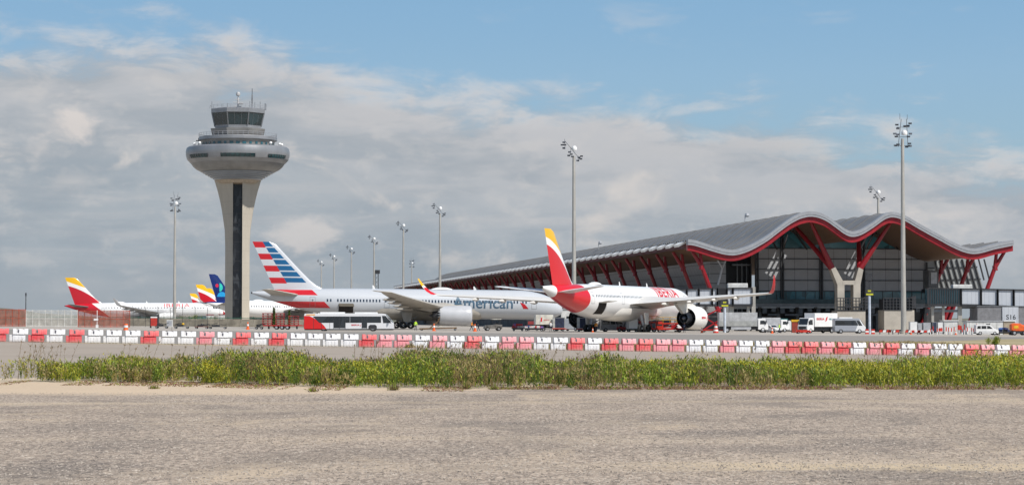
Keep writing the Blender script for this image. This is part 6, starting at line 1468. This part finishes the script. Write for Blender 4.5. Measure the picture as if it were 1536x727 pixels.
# ---- low concrete wall with a green rail, and the thin chain link fence in front
WALLM = mat('weathered_wall_concrete', (.24,.215,.17), .9, var=.2, scale=.5)
def low_wall():
    D = 520; X0, X1 = X_at(-60, D), X_at(476, D); T = thing('concrete_wall', 'long low panelled concrete wall behind the barriers, in front of the tower', 'wall', ((X0+X1)/2, D, gz(X0/2+X1/2, D))); w = X1-X0; n = 28
    for i in range(n): a = -w/2+w*i/n; zz = gz(T.location.x+a, D)-T.location.z; MB().box(a+.03,a+w/n-.03,-.12,.12,zz-.3,zz+1.75).build('wall_panel', WALLM, T)
    MB().bar((-w/2,0,1.95+.2),(w/2,0,1.95-.2),.1,.12).build('top_rail', GREENP, T)
    mb = MB()
    for i in range(n+1): a = -w/2+w*i/n; mb.box(a-.05,a+.05,-.05,.05,1.6,2.2)
    mb.build('rail_post', GREENP, T)
low_wall()
def chain_fence():
    D = 470; X0, X1 = X_at(200, D), X_at(330, D); w = X1-X0; T = thing('wire_fence', 'thin wire fence on slender posts left of the tower', 'fence', ((X0+X1)/2, D, gz(X0/2+X1/2, D))); n = 7
    for i in range(n+1): a = -w/2+w*i/n; MB().tube((a,0,0),(a,0,4.0),.045,n=5).tube((a,0,4.0),(a-.2,-.3,4.4),.04,n=5).build('post', DARK, T)
    for z_ in (.4,1.2,2.0,2.8,3.6,3.95): MB().tube((-w/2,0,z_),(w/2,0,z_),.014,n=4).build('wire', DARK, T)
chain_fence()
T = veh('camera_pole', 'short white pole with a white box in front of the right red mesh fence', 'pole', 146, 400); MB().tube((0,0,0),(0,0,3.1),.06,n=6).build('pole', WHITE, T); MB().box(-.55,.15,-.2,.2,1.3,1.65).build('camera_box', WHITE, T); MB().box(-.2,.2,-.2,.2,0,.55).build('base', WHITE, T)
T = veh('stone_bin', 'pale utility box at the foot of the left floodlight mast', 'utility box', 255, 470); MB().box(-.6,.6,-.4,.4,0,1.5).build('cabinet', WHITE2, T, bevel=.03); MB().box(-.5,.5,-.42,-.402,.2,1.3).build('door', LGREY, T)
# ---- tank and grey plant behind the dark undercroft
T = veh('grey_container', 'large pale teal-edged container behind the white hatchback', 'container', 1166, 470); MB().box(-2,2,-1,1,.3,2.7).build('shell', mat('pale_teal', (.30,.38,.38), .6), T, bevel=.04); MB().box(-2.02,2.02,-1.02,-.5,2.5,2.75).build('lid', TEALP, T)
# ---- people
SKIN = mat('skin', (.42,.25,.17), .6); TROU = mat('navy_trousers', (.02,.025,.05), .8)
def person(label, px, D, top, facing=0, lean=0, stride=.12, arm=.1, head=SKIN):
    X = X_at(px, D); T = thing('person', label, 'person', (X, D, gz(X, D)), R(facing), 'apron workers')
    J = dict(pel=(0,0,.95), chest=(.02+lean*.25,0,1.28), neck=(.03+lean*.38,0,1.48), head=(.06+lean*.45,0,1.62), top=(.06+lean*.48,0,1.74), hl=(0,.09,.9), hr=(0,-.09,.9), kl=(stride*.7,.10,.5), kr=(-stride*.2,-.10,.5), al=(stride,.10,.09), ar=(-stride*1.1,-.10,.09), tl=(stride+.16,.11,.04), tr=(-stride*1.1+.16,-.11,.04), sl=(lean*.35,.18,1.42), sr=(lean*.35,-.18,1.42), el=(arm+lean*.3,.24,1.16), er=(-arm+lean*.4,-.24,1.16), wl=(arm*2+.12+lean*.4,.22,.95), wr=(.12-arm+lean*.5,-.22,.95), fl=(arm*2+.2+lean*.4,.21,.87), fr=(.18-arm+lean*.5,-.21,.87))
    rad = dict(pel=.14,chest=.16,neck=.055,head=.10,top=.07,hl=.10,hr=.10,kl=.062,kr=.062,al=.045,ar=.045,tl=.035,tr=.035,sl=.075,sr=.075,el=.05,er=.05,wl=.034,wr=.034,fl=.04,fr=.04)
    Ed = [('pel','chest'),('chest','neck'),('neck','head'),('head','top'),('pel','hl'),('pel','hr'),('hl','kl'),('hr','kr'),('kl','al'),('kr','ar'),('al','tl'),('ar','tr'),('chest','sl'),('chest','sr'),('sl','el'),('sr','er'),('el','wl'),('er','wr'),('wl','fl'),('wr','fr')]
    ks = list(J); me = bpy.data.meshes.new('body'); me.from_pydata([J[q] for q in ks], [(ks.index(a), ks.index(c)) for a, c in Ed], [])
    o = bpy.data.objects.new('body', me); COL.objects.link(o); o.parent = T
    md = o.modifiers.new('s', 'SKIN'); md.use_smooth_shade = True
    if not me.skin_vertices: me.attributes.new('skin', 'FLOAT', 'POINT') if False else None
    try:
        for i, q in enumerate(ks): me.skin_vertices[0].data[i].radius = (rad[q], rad[q]); me.skin_vertices[0].data[i].use_root = (q == 'pel')
    except Exception: pass
    sb = o.modifiers.new('d', 'SUBSURF'); sb.levels = 1; sb.render_levels = 1
    m, b = new_mat('worker_clothes'); x, y, z = xyz('Object'); c = mixc((z > .95), (.02,.025,.05), top); c = mixc((z > 1.49), c, (.42,.25,.17)); c = mixc((z > 1.70), c, (.03,.02,.015)); c = mixc((z < .08), c, (.01,.01,.01)); c = mixc((z < .96)*(mth('ABSOLUTE', y) > .185), c, (.42,.25,.17)); band_ = (z > 1.08)*(z < 1.14); c = mixc(band_*(mth('ABSOLUTE', y) < .18), c, (.7,.7,.68))
    setin(b, 'Base Color', c); setin(b, 'Roughness', .8); me.materials.append(m)
    return T
person('worker in a yellow-green safety vest standing by the silver airliner main wheels', 623.5, 395, (.45,.72,.03), -60)
person('worker in an orange vest walking ahead of the silver airliner engine', 707, 405, (.85,.30,.02), 10, .3, .3, .15)
person('worker in dark clothes bending beside the orange-vested one', 718, 408, (.03,.03,.04), 190, .8, .2, .1)
person('worker in a white shirt standing by the nose of the silver airliner', 826, 400, (.6,.6,.6), 120)
person('worker in a yellow-green vest walking right of the grey catering truck', 1169, 405, (.45,.72,.03), 170, .05, .25)
person('worker in an orange vest by the navy container behind the nose wheel', 894, 398, (.85,.30,.02), -80)
person('worker in dark blue standing at the end of the red cargo loaders', 1026, 398, (.03,.04,.09), -60)
